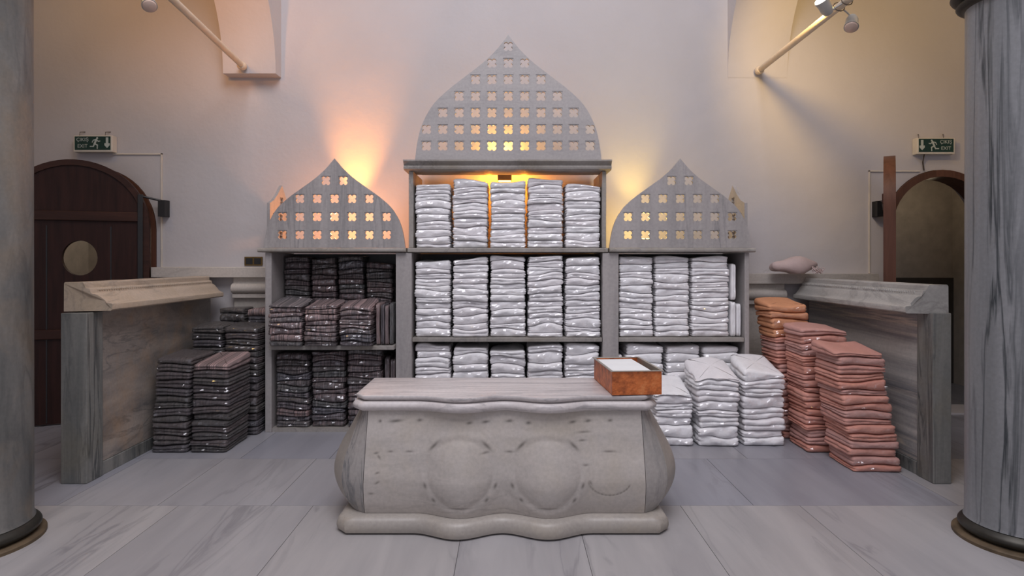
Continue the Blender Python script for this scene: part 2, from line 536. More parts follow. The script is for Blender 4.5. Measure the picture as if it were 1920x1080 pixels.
struct(arch_frame(DR[0], DR[1] - 0.004, DR[2], 0.075, YW - 0.03, YW + 0.25).build('trim_1', M['door_frame'], None, smooth=25))
struct(arch_frame(DL[0], DL[1] - 0.004, DL[2], 0.05, YW - 0.015, YW + 0.25).build('trim_2', M['door_edge'], None, smooth=25))


# door leaves -----------------------------------------------------------
def leaf(root, w, zs, th, hole, mats):
    r = w / 2
    out = arch_loop(r, r, 0.015, zs, 30)
    holes = []
    if hole:
        hx, hz, hr = hole
        holes = [[(hx + 0.87 * hr * math.cos(2 * math.pi * k / 32), hz + hr * math.sin(2 * math.pi * k / 32)) for k in range(32)]]
    vs, fs = flat2d(out, holes, 0, th)
    lf = MB().add(vs, fs).build('door_leaf', mats[0], root, smooth=25, world=False)
    # edge band of the arched leaf
    band = arch_loop(r, r + 0.004, 0.012, zs, 30) + arch_loop(r, r - 0.055, 0.012, zs, 30)[::-1]
    vs, fs = flat2d(band, [], -0.018, th + 0.018)
    MB().add(vs, fs).build('door_edge_band', mats[1] if hole else mats[2], root, smooth=25, world=False)
    for z in (0.95, zs + 0.10):
        mb = MB()
        n = 24
        mb.box(0.06, w - 0.06, -0.03, 0.0, z - 0.055, z + 0.045)
        mb.build('rail', mats[1], root, smooth=0, bevel=0.008, world=False)
    mb = MB()
    for x in (w * 0.26, w * 0.68):
        mb.box(x - 0.006, x + 0.006, -0.004, 0.0, 0.03, zs - 0.01)
    mb.build('plank_joint', M['black'], root, smooth=0, world=False)
    if hole:
        ring = [(hx + 0.87 * (hr + 0.035) * math.cos(2 * math.pi * k / 32), hz + (hr + 0.035) * math.sin(2 * math.pi * k / 32)) for k in range(32)]
        inn = [(hx + 0.87 * (hr - 0.004) * math.cos(2 * math.pi * k / 32), hz + (hr - 0.004) * math.sin(2 * math.pi * k / 32)) for k in range(32)]
        vs, fs = flat2d(ring, [inn], -0.02, th + 0.02)
        MB().add(vs, fs).build('porthole_rim', mats[0], root, smooth=25, world=False)


def closer(root, x, z, sx):
    MB().box(x - 0.02, x + 0.02, -0.075, -0.022, z - 0.62, z + 0.05).build('closer_post', M['black'], root, smooth=0, bevel=0.004, world=False)


th = math.radians(20)
d1 = struct(empty('door_1', (-3.925, 6.70, 0), 0))
d1.rotation_euler = (0, 0, math.pi + th)
# local +x runs from the hinge to the free edge; after turning by pi+th the outer (camera) face is local +y
leaf(d1, 1.36, 2.08, 0.06, (0.635, 1.735, 0.183), (M['door_wood'], M['door_rail'], M['door_edge']))
for ch in list(d1.children):
    ch.matrix_local = Matrix.Translation((0, 0.06, 0)) @ Matrix.Scale(-1, 4, (0, 1, 0)) if ch.name.startswith(('rail', 'plank')) else ch.matrix_local
# closer of door 1: upright bar on the leaf, arm and box on the wall
MB().box(0.05, 0.10, 0.062, 0.10, 1.30, 2.42).build('closer_bar', M['black'], d1, smooth=0, bevel=0.004, world=False)
struct(MB().box(-3.84, -3.765, YW - 0.10, YW, 2.19, 2.37).tube([(-3.80, YW - 0.08, 2.36), (-3.96, YW - 0.16, 2.40)], 0.012).build('trim_3', M['black'], None, smooth=30))

ang = math.atan2(-6.70, -4.13)
d2 = struct(empty('door_2', (4.125, 6.72, 0), ang))
leaf(d2, 1.12, 2.20, 0.065, None, (M['door_wood'], M['door_rail'], M['door_edge']))
struct(MB().box(4.02, 4.085, YW - 0.10, YW, 2.19, 2.36).tube([(4.05, YW - 0.08, 2.35), (4.14, YW - 0.16, 2.37)], 0.012).build('trim_4', M['black'], None, smooth=30))

# wall ledges and dado mouldings
def ledge(name, x0, x1, z0, z1, mx0, mx1):
    mb = MB()
    mb.box(x0, x1, YW - 0.13, YW, z0, z1)
    prof = [(YW, z0), (YW - 0.07, z0), (YW - 0.07, z0 - 0.06)]
    zc = z0 - 0.12
    for k in range(9):
        a = math.pi / 2 - math.pi * k / 8
        prof.append((YW - 0.085 - 0.055 * math.cos(a), zc + 0.055 * math.sin(a)))
    prof += [(YW - 0.10, z0 - 0.18), (YW - 0.10, z0 - 0.225), (YW - 0.05, z0 - 0.23), (YW - 0.05, 0.0), (YW, 0.0)]
    mb.prism(prof, mx0, mx1, 'x')
    return struct(mb.build(name, M['ledge'], None, smooth=30, bevel=0.006))


ledge('trim_5', -3.90, -2.46, 1.525, 1.635, -3.03, -2.46)
ledge('trim_6', 2.42, 4.02, 1.455, 1.565, 2.42, 3.02)

# ================================================================== COLUMNS
def column(c, r, rr, rd, mat, label, zn):
    root = empty('marble_column', (c[0], c[1], 0))
    tag(root, label, 'column')
    prof = [(r * 1.03, 0.11)] + [(r * (1.0 - 0.012 * k / 10), 0.13 + (zn - 0.13) * k / 10) for k in range(11)]
    MB().lathe(prof, (c[0], c[1], 0), 72).build('shaft', mat, root, smooth=40)
    ring = [(rr - 0.03, 0.028)] + [(rr - 0.03 + 0.03 * math.sin(math.pi * k / 10), 0.03 + 0.075 * k / 10) for k in range(11)] + [(r * 0.98, 0.112)]
    MB().lathe(ring, (c[0], c[1], 0), 72).build('base_ring', M['bronze'], root, smooth=50)
    MB().lathe([(rd, 0.0), (rd, 0.018), (rd - 0.012, 0.027), (rr - 0.04, 0.028)], (c[0], c[1], 0), 72).build('base_plate', M['rust'], root, smooth=40)
    nk = [(r * 0.97, zn - 0.01)]
    for k in range(9):
        nk.append((r + 0.045 * math.sin(math.pi * k / 8), zn + 0.05 * k / 8))
    for k in range(9):
        nk.append((r + 0.075 * math.sin(math.pi * k / 8), zn + 0.05 + 0.07 * k / 8))
    nk.append((r * 0.97, zn + 0.125))
    MB().lathe(nk, (c[0], c[1], 0), 72).build('necking_ring', M['bronze'], root, smooth=50)
    cap = []
    q = Vector((c[0], c[1], 0))
    rings = []
    for k in range(9):
        tt = k / 8
        R = r * (1 - tt) + 0.46 * tt
        e = 2 + 10 * tt
        ring_ = []
        for j in range(48):
            a = 2 * math.pi * j / 48
            cs, sn = math.cos(a), math.sin(a)
            rad = R / ((abs(cs) ** e + abs(sn) ** e) ** (1 / e))
            ring_.append((c[0] + rad * cs, c[1] + rad * sn, zn + 0.125 + (3.54 - zn) * tt))
        rings.append(ring_)
    MB().loft(rings).build('capital', M['cap_r'], root, smooth=35)
    MB().box(c[0] - 0.48, c[0] + 0.48, c[1] - 0.48, c[1] + 0.48, 3.666, 3.733).build('abacus', M['cap_r'], root, smooth=0, bevel=0.01)
    return root


column((-3.264, 3.697), 0.318, 0.36, 0.385, M['col_l'], 'mottled grey-brown marble column on the left, before the closed door', 3.48)
column((3.108, 3.743), 0.268, 0.305, 0.335, M['col_r'], 'blue-grey marble column with black vertical veins on the right', 3.275)


# ================================================================== PARAPETS
def parapet(sg, xo, xi, xl, ztop, mats, label):
    """sg = +1: inner face looks towards +x (stands at the left).  xo outer, xi inner face, xl lip of the cap (absolute values)."""
    root = empty('parapet', (sg * -(xo + xi) / 2, 4.68, 0))
    tag(root, label, 'low wall')
    X = lambda a: -sg * a
    def bx(mb, a, b_, *rest):
        return mb.box(min(X(a), X(b_)), max(X(a), X(b_)), *rest)
    bx(MB(), xo, xi, 4.68, 4.87, 0.0, 1.305).build('end_post', mats['post'], root, smooth=0, bevel=0.007)
    bx(MB(), xo - 0.02, xi + 0.02, 4.875, 6.66, 0.108, 1.30).build('panel', mats['panel'], root, smooth=0)
    bx(MB(), xo - 0.02, xi + 0.008, 4.875, 6.66, 0.0, 0.104).build('plinth', mats['post'], root, smooth=0, bevel=0.004)
    # moulded cap
    prof = [(xo - 0.015, ztop - 0.225), (xo - 0.015, ztop - 0.012), (xo - 0.027, ztop), (xo - 0.16, ztop), (xo - 0.168, ztop - 0.01), (xo - 0.172, ztop - 0.045),
            (xo - 0.195, ztop - 0.05)]
    x0, z0 = xo - 0.205, ztop - 0.085
    for k in range(7):
        u = k / 6
        prof.append((x0 + (xl + 0.02 - x0) * u, z0 - 0.085 * (u * u * (3 - 2 * u))))
    prof += [(xl + 0.004, ztop - 0.176), (xl, ztop - 0.19), (xl, ztop - 0.215), (xl + 0.012, ztop - 0.225)]
    rj = random.Random(5)
    n = 14
    mb = MB()
    rings = []
    yend = 6.655
    for k in range(n + 1):
        y = 4.69 + (yend - 4.69) * k / n
        ring = []
        for i, (a, z) in enumerate(prof):
            yy = y
            if k == 0:
                inn = max(0.0, min(1.0, (xo - 0.17 - a) / 0.16))
                yy += inn * 0.10 + rj.uniform(0, 0.035) * (1 if inn > 0 else 0.15)
            ring.append((X(a) + (rj.uniform(-0.002, 0.002)), yy, z + rj.uniform(-0.0015, 0.0015)))
        rings.append(ring)
    mb.loft(rings).build('moulded_cap', mats['cap'], root, smooth=22)
    # broken end of the cap
    rings = []
    for k in range(4):
        ring = []
        for i, (a, z) in enumerate(prof[:1] + prof[1:4] + prof[6:9]):
            ring.append((X(a + (0.0 if a > xo - 0.1 else rj.uniform(0.0, 0.03))), 4.665 + 0.022 * k / 3 + rj.uniform(-0.006, 0.004) * (k < 3), z - (0.075 if z > ztop - 0.05 else 0) + rj.uniform(-0.008, 0.004)))
        rings.append(ring)
    # rope bead
    rb = []
    m = 240
    for k in range(m + 1):
        y = 4.80 + (yend - 4.82) * k / m
        ring = []
        for j in range(8):
            a = 2 * math.pi * j / 8
            rad = 0.017 * (0.8 + 0.3 * math.sin(y * 210 + a * 1.0))
            ring.append((X(xo - 0.190) + rad * math.cos(a), y, ztop - 0.064 + rad * math.sin(a)))
        rb.append(ring)
    MB().loft(rb).build('rope_moulding', mats['cap'], root, smooth=60)
    return root


parapet(+1, 3.425, 3.225, 3.10, 1.540, dict(post=M['post'], panel=M['panel_l'], cap=M['cap_l']), 'low marble wall with cream moulded cap beside the charcoal towel piles')
parapet(-1, 3.375, 3.235, 3.08, 1.520, dict(post=M['post'], panel=M['panel_r'], cap=M['cap_r']), 'low marble wall with grey moulded cap beside the salmon towel piles')


# ================================================================== CABINETS
def interp(tab, u):
    for (a, b_), (c, d_) in zip(tab[:-1], tab[1:]):
        if u <= c:
            return b_ + (d_ - b_) * (u - a) / (c - a)
    return tab[-1][1]


def catmull(pts, sub=6):
    out_ = []
    n = len(pts)
    for i in range(n - 1):
        p0 = pts[max(0, i - 1)]; p1 = pts[i]; p2 = pts[i + 1]; p3 = pts[min(n - 1, i + 2)]
        for k in range(sub):
            u = k / sub
            out_.append(tuple(0.5 * (2 * p1[j] + (p2[j] - p0[j]) * u + (2 * p0[j] - 5 * p1[j] + 4 * p2[j] - p3[j]) * u * u + (3 * p1[j] - p0[j] - 3 * p2[j] + p3[j]) * u ** 3) for j in (0, 1)))
    out_.append(pts[-1])
    return out_


OGEE = [(0, 0), (0.06, 0.058), (0.133, 0.124), (0.266, 0.219), (0.46, 0.331), (0.648, 0.440), (0.805, 0.556), (0.914, 0.698), (0.969, 0.84), (1.0, 1.0)]   # half width, drop from the apex


def ogee(xc, hw, z0, z1):
    half = catmull(OGEE)
    right = [(xc + a * hw, z1 - d_ * (z1 - z0)) for a, d_ in half]
    left = [(xc - a * hw, z1 - d_ * (z1 - z0)) for a, d_ in half[1:]]
    return right + left[::-1][0:] if False else right[::-1] + left


def quatrefoil(xc, zc, R, n=32):
    c = 0.56 * R; r = 0.50 * R
    c2 = c * math.sqrt(2) / math.sqrt(2)
    pts = []
    for k in range(n):
        a = 2 * math.pi * k / n
        best = 0
        for q in range(4):
            qa = math.pi / 4 + q * math.pi / 2
            dA = a - qa
            cc_ = c * 1.18
            disc = r * r - (cc_ * math.sin(dA)) ** 2
            if disc >= 0 and math.cos(dA) > 0:
                best = max(best, cc_ * math.cos(dA) + math.sqrt(disc))
        best = max(best, 0.62 * R)
        pts.append((xc + best * math.cos(a), zc + best * math.sin(a)))
    return pts


def sq(xc, zc, h):
    return [(xc - h, zc - h), (xc + h, zc - h), (xc + h, zc + h), (xc - h, zc + h)]


def lattice(outline, holes, y0, parent, mat, R=0.050):
    xs_ = [p[0] for p in outline]; xm_ = (min(xs_) + max(xs_)) / 2
    def inside(x, z, h):
        for (a, b_) in outline:
            if abs(a - x) < h + 0.006 and abs(b_ - z) < h + 0.006:
                return False
        return True
    vs, fs = flat2d(outline, [sq(x, z, R * 1.1) if inside(x, z, R * 1.1) else quatrefoil(x, z, R) for x, z in holes], y0, y0 + 0.005)
    mb = MB().add(vs, fs)
    vs, fs = flat2d(outline, [quatrefoil(x, z, R) for x, z in holes], y0 + 0.005, y0 + 0.032)
    mb.add(vs, fs)
    return mb.build('lattice_panel', mat, parent, smooth=0)


YC = 6.10
px = lambda p: (p - CX) * YC / F
pz = lambda p: EYE - (p - HZ) * YC / F
YB = 6.745      # back of the cabinets

# centre cabinet
cc_ = empty('towel_cabinet', (0, YC, 0))
tag(cc_, 'tallest marble towel cabinet with the largest pierced onion-arch top, in the centre', 'cabinet', 'marble towel cabinets')
for xa, xb in ((742, 772), (1130, 1160)):
    MB().box(px(xa), px(xb), YC, YB, 0, 1.786).build('post', M['cab'], cc_, smooth=0, bevel=0.005)
for xa, xb in ((766, 774.5), (1129.5, 1137)):
    MB().box(px(xa), px(xb), YC + 0.01, YB, 1.834, 2.598).build('side_board', M['cab_edge'], cc_, smooth=0, bevel=0.004)
MB().box(px(764), px(1140), YC - 0.012, YB, 1.790, 1.832).build('shelf', M['cab_edge'], cc_, smooth=0, bevel=0.006)
MB().box(px(772.6), px(1129.4), YC + 0.005, YB, 0.897, 0.940).build('shelf', M['cab_edge'], cc_, smooth=0, bevel=0.006)
MB().box(px(772.6), px(1129.4), YC + 0.01, YB, 0.0, 0.04).build('bottom_slab', M['cab_edge'], cc_, smooth=0)
MB().box(px(772.6), px(1129.4), YB - 0.02, YB, 0.05, 1.78).build('back_panel', M['dark_back'], cc_, smooth=0)
mb = MB()
prof = [(YC + 0.30, 2.602), (YC - 0.03, 2.602), (YC - 0.055, 2.612), (YC - 0.06, 2.63), (YC - 0.045, 2.648), (YC - 0.05, 2.654), (YC - 0.085, 2.684), (YC - 0.085, 2.698), (YC + 0.30, 2.698)]
mb.prism(prof, px(758.5), px(1145), 'x')
mb.build('cornice', M['cab_edge'], cc_, smooth=25)
xc = px(953)
h = []
for row, n in enumerate((11, 11, 9, 7, 5, 3, 1)):
    z = 2.846 + 0.1645 * row
    for k in range(n):
        h.append((xc + (k - (n - 1) / 2) * 0.1625, z))
lattice(ogee(xc, px(1128) - xc, 2.70, pz(66)), h, YC - 0.01, cc_, M['cab_h'], 0.0465)


def side_cab(sg, label):
    if sg < 0:
        x_out = (px(497), px(509)); slab = (px(486), px(763) - 0.004); inner = px(742) - 0.003; zsh = 0.872; xg = px(627); yf = 6.02
    else:
        x_out = (px(1396.5), px(1405)); slab = (px(1141) + 0.004, px(1413.5)); inner = px(1160) + 0.003; zsh = 0.940; xg = px(1275.5); yf = YC + 0.005
    root = empty('towel_cabinet', ((x_out[0] + inner) / 2, YC, 0))
    tag(root, label, 'cabinet', 'marble towel cabinets')
    MB().box(x_out[0], x_out[1], YC, YB, 0, 1.786).build('post', M['cab'], root, smooth=0, bevel=0.005)
    # top slab with rounded nose
    pr = [(YB, 1.790), (YC - 0.02, 1.790)] + [(YC - 0.03 - 0.02 * math.sin(math.pi * k / 6), 1.790 + 0.02 - 0.02 * math.cos(math.pi * k / 6)) for k in range(7)] + [(YC - 0.02, 1.832), (YB, 1.832)]
    MB().prism(pr, slab[0], slab[1], 'x').build('top_slab', M['cab_edge'], root, smooth=30)
    ia, ib = (x_out[1] + 0.003, inner) if sg < 0 else (inner, x_out[0] - 0.003)
    MB().box(ia, ib, yf, YB - 0.03, zsh - 0.043, zsh).build('shelf', M['cab_edge'], root, smooth=0, bevel=0.006)
    MB().box(ia, ib, YC + 0.01, YB - 0.03, 0, 0.04).build('bottom_slab', M['cab_edge'], root, smooth=0)
    MB().box(ia, ib, YB - 0.02, YB, 0.05, 1.78).build('back_panel', M['dark_back'], root, smooth=0)
    h = []
    for row, n in enumerate((7, 7, 5, 2)):
        z = pz(440.5) + 0.1795 * row
        for k in range(n):
            h.append((xg + (k - (n - 1) / 2) * 0.1725, z))
    lattice(ogee(xg, px(760) - px(627), 1.834, pz(297)), h, YC + 0.0, root, M['cab'], 0.0435)
    # pierced end gable running back to the wall
    xe = x_out[0] if sg < 0 else x_out[1]
    zt = 2.285; zp = 2.50
    y0, y1 = YC + 0.036, YB
    prof = [(y0, 1.834), (y0, zt), (y0 + 0.10, zt + 0.035), (y0 + 0.20, zt + 0.10), (y0 + 0.33, zp), (y0 + 0.43, zt + 0.11), (y0 + 0.53, zt - 0.02), (y1 - 0.02, zt - 0.22), (y1, 1.834)]
    holes = [(y0 + 0.12, 1.97), (y0 + 0.30, 1.97), (y0 + 0.48, 1.97), (y0 + 0.12, 2.15), (y0 + 0.30, 2.15), (y0 + 0.32, 2.33)]
    for layer in ((0.0, 0.03),):
        vs, fs = flat2d(prof, [quatrefoil(a, b_, 0.046) for a, b_ in holes], 0, 0.03)
        vs = [((xe + 0.004 + y) if sg < 0 else (xe - 0.004 - y), x, z) for x, y, z in vs]
        MB().add(vs, fs).build('end_gable', M['cab'], root, smooth=0)
    return root


side_cab(-1, 'low marble cabinet with pierced onion-arch top, holding dark striped towels')
side_cab(+1, 'low marble cabinet with pierced onion-arch top, holding white towels beside salmon piles')


# ================================================================== LAMPS behind the lattices
def flood(loc, mat, label, col, energy, tilt, hang=False):
    root = empty('flood_lamp', loc)
    tag(root, label, 'lamp', 'lamps lighting the wall behind the cabinets')
    x, y, z = loc
    MB().box(x - 0.075, x + 0.075, y - 0.045, y + 0.045, z + 0.035, z + 0.10).build('housing', M['rust'], root, smooth=0, bevel=0.008)
    if hang:
        MB().box(x - 0.066, x + 0.066, y - 0.036, y + 0.036, z + 0.028, z + 0.034).build('glass', mat, root, smooth=0)
        MB().box(x - 0.02, x + 0.02, y - 0.012, y + 0.012, z + 0.10, z + 0.119).build('bracket', M['black'], root, smooth=0)
    else:
        MB().box(x - 0.066, x + 0.066, y - 0.036, y + 0.036, z + 0.101, z + 0.107).build('glass', mat, root, smooth=0)
        MB().box(x - 0.06, x + 0.06, y - 0.03, y + 0.03, z, z + 0.034).build('foot', M['black'], root, smooth=0)
    return root


def point(name, loc, col, energy, rad=0.05):
    l = bpy.data.lights.new(name, 'POINT'); l.color = col; l.energy = energy; l.shadow_soft_size = rad
    o = bpy.data.objects.new(name, l); COL.objects.link(o); o.location = loc
    return o


def spot(name, loc, target, col, energy, size, blend=0.6, rad=0.05):
    l = bpy.data.lights.new(name, 'SPOT'); l.color = col; l.energy = energy; l.shadow_soft_size = rad
    l.spot_size = math.radians(size); l.spot_blend = blend
    o = bpy.data.objects.new(name, l); COL.objects.link(o); o.location = loc
    o.rotation_euler = (Vector(target) - Vector(loc)).to_track_quat('-Z', 'Y').to_euler()
    return o


flood((-1.70, 6.42, 1.834), M['lit_orange'], 'small lit lamp behind the pierced top of the dark-towel cabinet', None, 0, 0)
point('orange_lamp_light', (-1.70, 6.36, 2.08), (1.0, 0.38, 0.12), 21, 0.05)
spot('orange_lamp_beam', (-1.70, 6.53, 2.02), (-1.665, 6.80, 3.5), (1.0, 0.37, 0.075), 270, 48, 1.0)
flood((1.43, 6.42, 1.834), M['lit_yellow'], 'small lit lamp behind the pierced top of the right white-towel cabinet', None, 0, 0)
point('yellow_lamp_light', (1.36, 6.40, 2.06), (1.0, 0.64, 0.14), 9, 0.05)
spot('yellow_lamp_beam', (1.36, 6.50, 2.02), (1.33, 6.80, 3.2), (1.0, 0.68, 0.14), 48, 54, 1.0)
# lamps of the tall cabinet: one on the cornice, one hanging under it
mb = MB().box(px(774.5) + 0.003, px(1129.5) - 0.003, YC + 0.42, YB - 0.02, 2.645, 2.690)
lb = mb.build('lamp_shelf', M['cab_edge'], cc_, smooth=0)
flood((-0.07, 6.60, 2.691), M['lit_orange'], 'small lit lamp behind the tallest pierced top, above the cornice', None, 0, 0)
point('tall_lamp_light', (-0.07, 6.64, 2.87), (1.0, 0.52, 0.10), 15, 0.05)
flood((-0.05, 6.55, 2.525), M['lit_orange'], 'small lamp under the cornice over the white towels of the tallest cabinet', None, 0, 0, hang=True)
point('under_cornice_light', (-0.22, 6.62, 2.585), (1.0, 0.30, 0.02), 6, 0.03)
point('under_cornice_light', (0.16, 6.62, 2.585), (1.0, 0.30, 0.02), 6, 0.03)

# ================================================================== DESK
desk = empty('marble_desk', (-0.03, 4.15, 0))
tag(desk, 'wavy-fronted bombe marble desk standing in front of the cabinets', 'desk')
XD = -0.03


def lobes(x, A=0.085):
    u = abs(abs(x) - 0.278) / 0.285
    return A * 0.5 * (1 + math.cos(math.pi * u)) if u < 1 else 0.0


def plan(hf, hs, yf, yb, chy, A, nf=97, side_bulge=0.0, rb=0.05):
    """closed plan ring, front edge first (from -x to +x)."""
    pts = []
    for k in range(nf):
        x = -hf + 2 * hf * k / (nf - 1)
        pts.append((x, yf - lobes(x, A)))
    ch = []
    for k in range(1, 5):
        u = k / 4
        ch.append((hf + (hs - side_bulge - hf) * u, yf + chy * u))
    sd = []
    for k in range(1, 17):
        u = k / 16
        sd.append((hs - side_bulge + side_bulge * math.sin(math.pi * min(1, u * 0.85)), yf + chy + (yb - yf - chy) * u))
    right = ch + sd
    pts += right
    pts += [(-x, y) for x, y in reversed(right)]
    return [(XD + x, y) for x, y in pts]


def ringz(p, z):
    return [(x, y, z) for x, y in p]


# base
rings = []
for k in range(9):
    u = k / 8
    ins = 0.035 * (1 - math.sin(math.pi * (0.12 + 0.88 * u) if u < 0.5 else math.pi * (0.12 + 0.88 * u)) ** 0.5) if 0 < u < 1 else 0.035
    rings.append(ringz([(x - 0.012, y) for x, y in plan(0.98 - ins, 1.048 - ins, 3.80 + ins, 4.52 - ins, 0.07, 0.092)], 0.105 * u))
MB().loft(rings).build('plinth', M['desk'], desk, smooth=45)

# body: sides and front as separate stones
SIDE = catmull([(0, 1.045), (0.14, 1.115), (0.32, 1.147), (0.52, 1.122), (0.75, 1.045), (1.0, 0.955)], 8)
FRONT = catmull([(0, 3.885), (0.15, 3.855), (0.35, 3.845), (0.62, 3.868), (1.0, 3.905)], 10)


def side_half(z):
    u = (z - 0.105) / 0.645
    return interp(SIDE, u)


def front_y(z):
    u = (z - 0.105) / 0.645
    return interp(FRONT, u)


def front_hw(z):
    u = (z - 0.105) / 0.645
    return interp([(0, 0.885), (0.3, 0.885), (1.0, 0.868)], u)


def med(x, z):
    """carved relief: two round medallions and faint swags, outward metres."""
    o = 0.0
    for cx in (-0.278, 0.270):
        d_ = math.hypot(x - cx, z - 0.375)
        if d_ < 0.205:
            o += 0.012 * max(0, 1 - (d_ / 0.205) ** 2) ** 0.8
        o -= 0.0028 * math.exp(-((d_ - 0.205) / 0.022) ** 2)
        o += 0.002 * math.exp(-((d_ - 0.245) / 0.022) ** 2)
    return o


marks = []
rm = random.Random(11)
for cx in (-0.278, 0.270):
    for a, ln in ((135, .05), (45, .05), (200, .025), (-20, .025), (225, .02), (-45, .02)):
        marks.append((cx + 0.235 * math.cos(math.radians(a)), 0.375 + 0.235 * math.sin(math.radians(a)), ln, 0.012, math.radians(a - 90 + (0 if a > 90 else 180)), 0.8))
    marks.append((cx, 0.375 - 0.205, 0.085, 0.006, 0.0, 0.7))
for x, w in ((-0.79, .012), (-0.69, .055), (-0.54, .02), (-0.22, .022), (-0.12, .03), (0.03, .03), (0.15, .02), (0.43, .028), (0.53, .026), (0.67, .02)):
    marks.append((x, 0.685 + rm.uniform(-.006, .006), w, 0.011, 0.1, 0.85))
for x, z, w, an in ((-0.81, .49, .02, .2), (-0.79, .465, .02, -.9), (-0.72, .50, .02, 0), (-0.60, .50, .03, 0), (-0.12, .50, .03, .1), (0.03, .50, .03, 0), (0.5, .62, .05, 0), (0.49, .57, .03, 0), (0.66, .50, .05, 0),
                    (-0.8, .37, .02, .3), (-0.8, .31, .02, .5), (-0.84, .24, .02, 0), (0.51, .42, .025, 0), (0.54, .31, .02, -1.0)):
    marks.append((x, z, w, 0.008, an, 0.7))
for k in range(14):
    a = math.radians(200 + k * 10)
    marks.append((0.66 + 0.14 * math.cos(a), 0.345 + 0.115 * math.sin(a), 0.016, 0.006, a + math.pi / 2, 0.7))


def mark_depth(x, z):  # strength of the dark dashes along the carving at this point
    s_ = 0.0
    for mx, mz, l, w, an, st in marks:
        dx, dz = x - mx, z - mz
        if abs(dx) > 0.12 or abs(dz) > 0.12:
            continue
        u = dx * math.cos(an) + dz * math.sin(an); q = -dx * math.sin(an) + dz * math.cos(an)
        s_ = max(s_, st * math.exp(-(u / l) ** 2 * 1.6 - (q / w) ** 2 * 1.6))
    return s_


NX, NZ = 300, 110
mb = MB(); dl = []
vs = []
for j in range(NZ + 1):
    z = 0.107 + (0.752 - 0.107) * j / NZ
    hw = front_hw(z)
    for i in range(NX + 1):
        x = -hw + 2 * hw * i / NX
        dd = mark_depth(x, z)
        vs.append((XD + x, front_y(z) - lobes(x, 0.085) * (0.55 + 0.45 * (1 - (z - .1) / .65)) - med(x, z) + 0.003 * dd, z))
        dl.append(dd)
fs = []
W = NX + 1
for j in range(NZ):
    for i in range(NX):
        fs.append((j * W + i, j * W + i + 1, (j + 1) * W + i + 1, (j + 1) * W + i))
nb = len(vs)
vs2 = [(x, 4.02, z) for x, y, z in vs[:W]] + [(x, 4.02, z) for x, y, z in vs[-W:]]
# solid: bottom, top, ends
o1 = nb; o2 = nb + W; top = NZ * W
for i in range(NX):
    fs.append((i + 1, i, o1 + i, o1 + i + 1))
    fs.append((top + i, top + i + 1, o2 + i + 1, o2 + i))
    fs.append((o1 + i + 1, o1 + i, o2 + i, o2 + i + 1))
fs.append(tuple([j * W for j in range(NZ + 1)] + [o2, o1]))
fs.append(tuple([j * W + NX for j in range(NZ, -1, -1)] + [o1 + NX, o2 + NX]))
front_mat = marble('carved_front_marble', (0.52, 0.475, 0.435), (0.42, 0.385, 0.355), (0.27, 0.25, 0.23), (0.32, 1, 1.7), 1.7, 0.35, 0.42, stain=(0.45, 0.39, 0.31))
t = front_mat.node_tree; b = t.nodes['Principled BSDF']
src = b.inputs['Base Color'].links[0].from_socket
an = N(t, 'ShaderNodeAttribute', attribute_name='carving_marks')
t.links.new(mix(t, an.outputs['Fac'], src, (0.10, 0.088, 0.075)), b.inputs['Base Color'])
mb.add(vs + vs2, fs)
fp = mb.build('carved_front', front_mat, desk, smooth=35)
ca = fp.data.attributes.new('carving_marks', 'FLOAT', 'POINT')
ca.data.foreach_set('value', dl + [0.0] * (2 * W))
# body behind: chamfer strips + bulging sides
for sg in (-1, 1):
    rings_s = []; rings_b = []
    for j in range(25):
        z = 0.107 + 0.645 * j / 24
        a = front_hw(z) + 0.004; s_ = side_half(z); yf = front_y(z)
        c1 = (a, yf + 0.004); c2 = (a + (s_ - a) * 0.60, yf + 0.085)
        ring = [c1, ((c1[0] + c2[0]) / 2 + 0.008, (c1[1] + c2[1]) / 2 - 0.008), c2, (a + (s_ - a) * 0.45, yf + 0.16), (a - 0.02, yf + 0.14)]
        rings_s.append([(XD + sg * x, y, z) for x, y in ring])
        xq = a + (s_ - a) * 0.60 + 0.003
        sd = [(xq, yf + 0.089)]
        for k in range(1, 17):
            u = k / 16
            sd.append((xq + (s_ - xq) * math.sin(math.pi * min(0.5 + (u - 0.4) * 0.25, u * 1.25) ), yf + 0.089 + (4.47 - yf - 0.089) * u))
        sd += [(s_ - 0.4, 4.47), (s_ - 0.4, yf + 0.17)]
        rings_b.append([(XD + sg * x, y, z) for x, y in sd])
    MB().loft(rings_s).build('corner_strip', M['desk_strip'], desk, smooth=40)
    MB().loft(rings_b).build('side', M['desk'], desk, smooth=40)
MB().box(XD - 0.50, XD + 0.50, 4.03, 4.40, 0.107, 0.75).build('core', M['desk'], desk, smooth=0)
# lid : lower lip + upper slab
def lidring(ins, z):
    p = plan(0.915 - ins, 0.975 - ins, 3.865 + ins, 4.50 - ins, 0.07, 0.075)
    return ringz(p, z)


rings = [lidring(0.05, 0.753)] + [lidring(0.028 * (1 - math.sin(math.pi * (0.15 + 0.7 * k / 8))), 0.755 + 0.056 * k / 8) for k in range(9)] + [lidring(0.045, 0.812)]
rings += [lidring(0.045, 0.815), lidring(0.036, 0.820)] + [lidring(0.018 + 0.02 * (1 - math.sin(math.pi * (0.2 + 0.45 * k / 6))), 0.822 + 0.026 * k / 6) for k in range(7)] + [lidring(0.035, 0.852)]
MB().loft(rings).build('top', M['desk_top'], desk, smooth=50)

